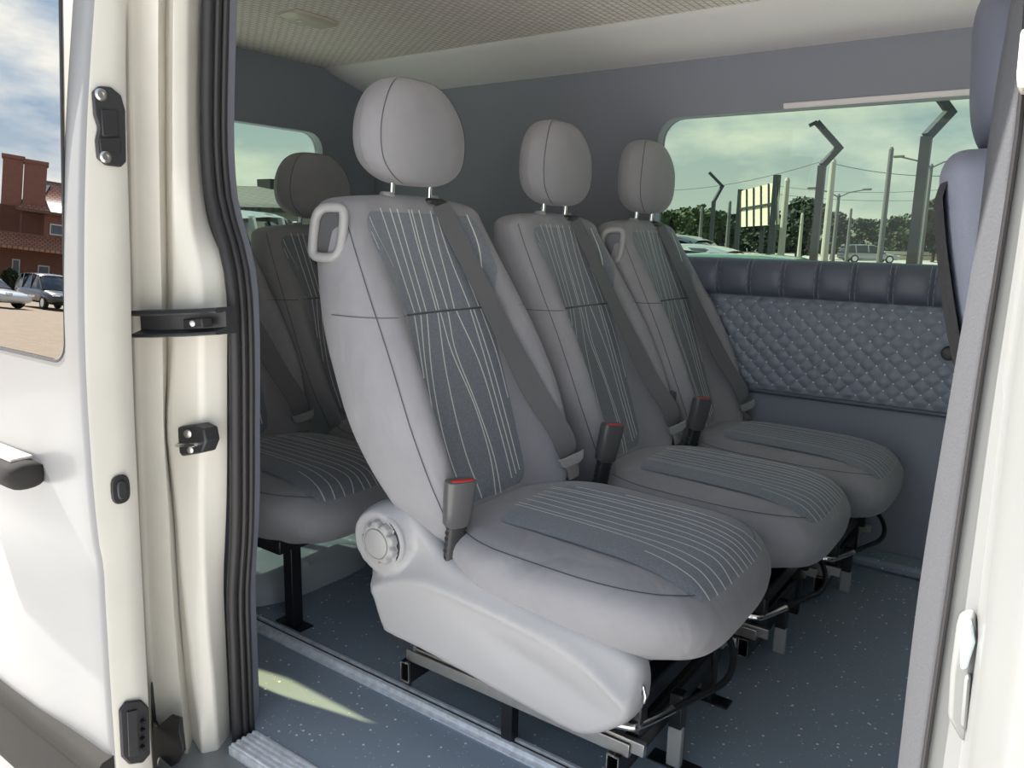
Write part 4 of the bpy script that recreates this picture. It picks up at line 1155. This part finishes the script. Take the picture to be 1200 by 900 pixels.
# billboard
bb = thing('billboard', 'cream multi-panel billboard on dark posts above the treeline', 'billboard', ground_at(892, 34))
lo_ = Vector(bb.location); A, B_, Cc, Dd = at(868, 224, 37), at(911, 213, 33), at(911, 263, 33), at(868, 266, 37)
bbm = mat('cream_billboard', (.78, .74, .55), .6)
nrm = (B_ - A).cross(Dd - A).normalized()
mb = MB(); mb.prism([q - lo_ for q in (A, B_, Cc, Dd)], nrm * .08); mb.build('panel', bbm, bb)
for i in range(6):
    f_ = i / 5; u, l_ = A.lerp(B_, f_), Dd.lerp(Cc, f_)
    side = -1 if (EYE - A).dot(nrm) < 0 else 1
    off = nrm * (side * .12 if side > 0 else -.04)
    MB().bar(u - lo_ + off, l_ - lo_ + off, .07, .06).build('mullion', postm, bb)
for f_ in (0, .52, 1):
    u, l_ = A.lerp(B_, f_), Dd.lerp(Cc, f_); off = nrm * (.1 if (EYE - A).dot(nrm) > 0 else -.02)
MB().bar(A.lerp(Dd, .5) - lo_ + off, B_.lerp(Cc, .5) - lo_ + off, .08, .10).build('mullion', postm, bb)
for pxx, top, D, wdt in ((868, 222, 37, .2), (911, 205, 33, .26), (894, 262, 35, .16)):
    u = at(pxx, top, D) - lo_; MB().bar((u.x, u.y, 0), u, wdt, wdt).build('post', postm, bb)

# poles, lamps and wires
polem = mat('weathered_pole', (.16, .165, .16), .8); palem = mat('pale_concrete_pole', (.50, .48, .40), .8)
gpo = 'utility poles beyond the side window'
def pole(px, top, D, r_, label, m=polem, arm=0, lamp=False):
    base = ground_at(px, D); u = at(px, top, D); t = thing('street_lamp' if lamp else 'utility_pole', label, 'street lamp' if lamp else 'pole', base, gpo)
    h = u.z - base.z
    MB().tube([(0, 0, 0), (0, 0, h)], [r_ * 1.2, r_ * .85], 10).build('pole', m, t)
    MB().lathe((0, 0, h), (0, 0, 1), [(r_ * .9, 0), (r_ * .5, r_)], 10).build('pole_cap', m, t)
    if arm:
        rt = R @ Vector((1, 0, 0)); rt.z = 0; rt.normalize()
        for sg in ((-1, 1) if arm > 1 else (1,)):
            MB().tube([(0, 0, h - .1), tuple(rt * sg * .6 + Vector((0, 0, h + .2))), tuple(rt * sg * 1.6 + Vector((0, 0, h + .4)))], .04, 6).build('arm', m, t)
            q = rt * sg * 1.7 + Vector((0, 0, h + .42)); MB().box(q, (.5, .25, .12)).build('lamp_head', m, t, bevel=.04)
    return t
pole(1031, 178, 22, .075, 'plain slim dark pole standing between the two larger bent posts')
pole(966, 192, 26, .11, 'pale concrete pole right behind the middle bent post', palem)
pole(915, 213, 36, .14, 'pale pole against the edge of the billboard', palem)
pole(976, 230, 48, .11, 'double armed street lamp right of the middle bent post', polem, 2, True)
pole(936, 252, 60, .13, 'short street lamp in front of the dark trees right of the billboard', palem, 0, False)
pole(992, 246, 60, .11, 'thin distant pole above the white truck', polem)
pole(851, 238, 52, .12, 'thin distant pole left of the billboard', polem)
pole(819, 244, 60, .12, 'thin distant pole left of the smallest bent post', polem)
pole(1079, 196, 40, .10, 'double armed street lamp behind the tallest bent post', polem, 2, True)
gw = 'overhead wires beyond the side window'
for i, (a, b, D0, D1, lab) in enumerate((((700, 217), (960, 190), 60, 45, 'overhead wire sloping up to the middle bent post'), ((962, 188), (1260, 184), 43, 40, 'overhead wire running right from the middle bent post'), ((900, 216), (1260, 200), 60, 45, 'overhead wire just above the street lamp arms'), ((900, 226), (1260, 216), 66, 56, 'lowest overhead wire crossing above the treetops'))):
    A, B_ = at(*a, D0), at(*b, D1); mid = (A + B_) / 2; t = None
    pts = [A.lerp(B_, k / 16) + Vector((0, 0, -.9 * 4 * (k / 16) * (1 - k / 16))) - A for k in range(17)]
    mb = MB(); mb.tube([p + A for p in pts], .022, 5); o = mb.build('overhead_wire', polem, origin=A); tag(o, lab, 'wire', gw)

# trees
leafm = [mat('leaf_dark', (.030, .052, .028), .8, nscale=1.2, nstr=.5), mat('leaf_mid', (.055, .085, .035), .8, nscale=1.2, nstr=.5)]
bark = mat('bark', (.08, .065, .05), .9)
gt = 'trees on the skyline'
def tree(px, top, D, wpx, label, seed, mi=0, bottom=None, airy=False):
    rnd = random.Random(seed); base = ground_at(px, D); t = thing('tree', label, 'tree', base, gt)
    H = at(px, top, D).z - GZ; Wd = wpx * D / F / 2
    MB().tube([(0, 0, 0), (.1, 0, H * .4), (0, .1, H * .8)], [H * .03, H * .022, H * .01], 8).build('trunk', bark, t)
    mb = MB(); blobs = []
    nb = 14
    for i in range(nb):
        z = H * (.28 + .60 * rnd.random()); k = (1 - ((z / H - .55) / .5) ** 2); rr_ = Wd * max(.2, k) * rnd.random() ** .5 * .85; a = rnd.random() * 2 * PI
        blobs.append((Vector((rr_ * math.cos(a), rr_ * math.sin(a), z)), Wd * (.28 + .22 * rnd.random()) * (.6 if airy else 1)))
    blobs.append((Vector((0, 0, H - Wd * .30)), Wd * .32))
    for c_, r_ in blobs:
        for i in range(150 if not airy else 80):
            d = Vector((rnd.gauss(0, 1), rnd.gauss(0, 1), rnd.gauss(0, .8))).normalized() * r_ * (.55 + .5 * rnd.random()); p = c_ + d
            if p.z < .2: continue
            s_ = Wd * .085 * (.6 + rnd.random()); u = Vector((rnd.gauss(0, 1), rnd.gauss(0, 1), rnd.gauss(0, 1))).normalized() * s_; v = u.orthogonal().normalized() * s_ * .7
            mb.add([p - u, p - v, p + u, p + v], [(0, 1, 2, 3)])
    mb.build('crown', leafm[mi], t, flat=True, recalc=False)
tree(785, 247, 70, 60, 'light green tree behind the far seat headrest', 1, 1)
tree(822, 248, 84, 62, 'rounded tree behind the smallest bent post', 2, 1)
tree(858, 252, 92, 50, 'tree under the left end of the billboard', 3)
tree(893, 250, 72, 60, 'tree directly below the billboard', 4)
tree(933, 232, 66, 66, 'large dark round tree just right of the billboard', 5)
tree(974, 249, 72, 44, 'dark tree behind the double armed street lamp', 6)
tree(1006, 256, 78, 46, 'sparse tree above the white truck', 7, 0, airy=True)
tree(1043, 254, 84, 44, 'low tree above the silver estate car', 8, 1)
tree(1058, 250, 90, 24, 'thin airy tree left of the tallest bent post', 9, 0, airy=True)
tree(1093, 236, 70, 70, 'broad dark tree behind the tallest bent post', 10)
tree(1135, 240, 74, 70, 'dark tree behind the cab seat backrest', 11)
hd = MB(); rnd = random.Random(3)
for i in range(5000):
    px = 740 + 430 * rnd.random(); D = 108 + 10 * rnd.random(); p = ground_at(px, D); p.z = GZ + 4.8 * rnd.random() ** .8
    u = Vector((rnd.gauss(0, 1), rnd.gauss(0, 1), rnd.gauss(0, 1))).normalized() * .5; v = u.orthogonal().normalized() * .4
    hd.add([p - u, p - v, p + u, p + v], [(0, 1, 2, 3)])
o = hd.build('undergrowth', leafm[0], flat=True, recalc=False, origin=ground_at(950, 113)); tag(o, 'low dark undergrowth filling in below the trees', 'undergrowth', kind='stuff')

# beyond the rear window: low building with tiled roof, light van
rbm = brickish('grey_roof_tiles', (.060, .062, .058), (.050, .052, .048), (.03, .03, .028), .35, .25, .03)
bl = thing('building', 'low building with grey tiled roof seen through the rear window', 'building', ground_at(290, 24))
lo_ = Vector(bl.location)
rt = R @ Vector((1, 0, 0)); rt.z = 0; rt.normalize(); fw = Vector((-rt.y, rt.x, 0))
zr = at(290, 219, 27).z - GZ; ze = at(290, 243, 24).z - GZ
mb = MB(); A = -rt * 9 + Vector((0, 0, ze)); B_ = rt * 9 + Vector((0, 0, ze)); up = fw * 3 + Vector((0, 0, zr - ze))
mb.prism([A, B_, B_ + up, A + up], (0, 0, -.15)); mb.prism([A + up, B_ + up, B_ + up + fw * 3 + Vector((0, 0, -(zr - ze))), A + up + fw * 3 + Vector((0, 0, -(zr - ze)))], (0, 0, -.15)); mb.build('roof', rbm, bl)
mb = MB(); a = -rt * 8.6 + fw * .5; b_ = rt * 8.6 + fw * .5; mb.prism([a, b_, b_ + fw * 5, a + fw * 5], (0, 0, ze - .1)); mb.build('wall', mat('shaded_plaster', (.30, .29, .27), .9), bl)
q = at(316, 216, 26.5) - lo_; MB().box(q + Vector((0, 0, -.05)), (.7, .5, .42)).build('chimney', mat('dark_chimney', (.05, .05, .05), .9), bl)
vn = car('pale car parked right behind the rear window', ground_at(268, 9.2), 2.2, (.42, .44, .45), Lc=4.6, W=1.85, H=1.80)

# ------------------------------------------------------------------ behind the camera: what the slid door's pane mirrors
gn = Vector((0, -math.cos(TAU), math.sin(TAU)))
gpt = Vector((GX1, gy(.9), .9))
def mir(px, py, D, z=None):
    """point at depth D along the ray mirrored by the pane"""
    r_ = ray(px, py); k = (gpt - EYE).dot(gn) / r_.dot(gn); hit = EYE + r_ * k
    r2_ = r_ - gn * 2 * r_.dot(gn); return hit + r2_ * ((D - F * k / F) / F)
rd_ = mir(40, 300, 60) - mir(40, 300, 10); rd_.z = 0; rd_.normalize(); rtm = Vector((-rd_.y, rd_.x, 0))
if (mir(60, 300, 60) - mir(20, 300, 60)).dot(rtm) < 0: rtm = -rtm
def mg(px, D): v = mir(px, 350, D); return Vector((v.x, v.y, GZ))
hs = thing('house', 'red brick house with tiled roof mirrored in the slid door window', 'house', mg(40, 60)); lo_ = Vector(hs.location)
rz_ = math.atan2(rtm.y, rtm.x)
hs.rotation_euler = (0, 0, rz_)
def zz(py, D=60): return mir(40, py, D).z - GZ
sx = 60 / F
bk = brickish('red_brick', (.24, .085, .055), (.20, .065, .045), (.20, .13, .10), .25, .08, .012, .8, 'xz')
roofm = brickish('terracotta_tiles', (.42, .19, .11), (.34, .15, .09), (.12, .06, .04), .35, .35, .05, .5)
fy = 1 if True else -1
# local frame: +x to the right in the mirror, +y away from the viewer
loc_fw = Vector((0, 1, 0)) if Vector((-math.sin(rz_), math.cos(rz_), 0)).dot(rd_) > 0 else Vector((0, -1, 0))
FW = loc_fw.y
mb = MB(); mb.span((-9, 0, 0), (7, FW * 9, zz(245))); mb.build('wall', bk, hs)
mb = MB(); mb.prism([(-1.5, -FW * .7, zz(247)), (7.6, -FW * .7, zz(247)), (7.6, FW * 4.5, zz(204)), (-.2, FW * 4.5, zz(204))], (0, 0, -.2)); mb.prism([(-.2, FW * 4.5, zz(204)), (7.6, FW * 4.5, zz(204)), (7.6, FW * 9.7, zz(247)), (-1.5, FW * 9.7, zz(247))], (0, 0, -.2)); mb.build('roof', roofm, hs)
mb = MB(); mb.prism([(-9.5, -FW * 2.4, zz(293)), (7.4, -FW * 2.4, zz(293)), (7.0, FW * .1, zz(276)), (-9, FW * .1, zz(276))], (0, 0, -.15)); mb.build('porch_roof', roofm, hs)
for a0, a1, t0 in ((2, 22, 188), (23, 46, 190)):
    MB().span(((a0 - 40) * sx, FW * .0, zz(275)), ((a1 - 40) * sx, FW * 1.3, zz(t0))).span(((a0 - 40) * sx - .1, -FW * .1, zz(t0 + 4)), ((a1 - 40) * sx + .1, FW * 1.4, zz(t0))).build('chimney', bk, hs)
wf_ = mat('white_window_frame', (.6, .6, .58), .5); wg_ = mat('dark_window_glass', (.08, .10, .12), .1)
for a0, b0, a1, b1 in ((16, 306, 24, 326), (42, 310, 54, 331), (52, 260, 76, 273)):
    f_ = MB().span(((a0 - 40) * sx, -FW * .12, zz(b1)), ((a1 - 40) * sx, FW * .05, zz(b0))).build('window', wf_, hs)
    MB().span(((a0 + 1.2 - 40) * sx, -FW * .14, zz(b1 - 1.5)), ((a1 - 1.2 - 40) * sx, -FW * .10, zz(b0 + 1.5))).build('pane', wg_, f_)
q0 = Vector(((34 - 40) * sx, FW * 2.0, zz(228) + .2)); q1 = Vector(((46 - 40) * sx, FW * 2.0, zz(228) + .2)); uu = Vector((.3, FW * 1.5, zz(216) - zz(228)))
MB().prism([q0, q1, q1 + uu, q0 + uu], (0, 0, .15)).build('skylight', wg_, hs)
def shrub(px, D, h, label, seed):
    rnd = random.Random(seed); t = thing('shrub', label, 'shrub', mg(px, D), 'clipped shrubs in front of the brick house'); mb = MB()
    for i in range(700):
        d = Vector((rnd.gauss(0, 1), rnd.gauss(0, 1), rnd.gauss(0, 1))).normalized(); p = Vector((d.x * h * .3, d.y * h * .3, h * .5 + d.z * h * .5)) * (.8 + .2 * rnd.random())
        u = Vector((rnd.gauss(0, 1), rnd.gauss(0, 1), rnd.gauss(0, 1))).normalized() * .12; v = u.orthogonal().normalized() * .1; mb.add([p - u, p - v, p + u, p + v], [(0, 1, 2, 3)])
    mb.build('foliage', leafm[1], t, flat=True, recalc=False); MB().tube([(0, 0, 0), (0, 0, h * .5)], .05, 6).build('stem', bark, t)
shrub(10, 57, 2.0, 'clipped shrub before the brick house, left of its lower windows', 21); shrub(32, 56, 1.7, 'clipped shrub before the brick house, between its two lower windows', 22); shrub(64, 56, 1.6, 'clipped shrub before the brick house, right of its lower windows', 23)
car('black off-road car parked before the brick house in the mirror pane', mg(60, 37), rz_ + PI / 2 * -FW - .35, (.02, .022, .03), Lc=4.7, W=1.9, H=1.70)
car('white car parked before the brick house, at the edge of the mirror pane', mg(-30, 33), rz_ + PI / 2 * -FW - .9, (.60, .62, .64), Lc=4.6, W=1.85, H=1.5)
for o in bpy.data.objects:
    if '_world' in o: del o['_world']
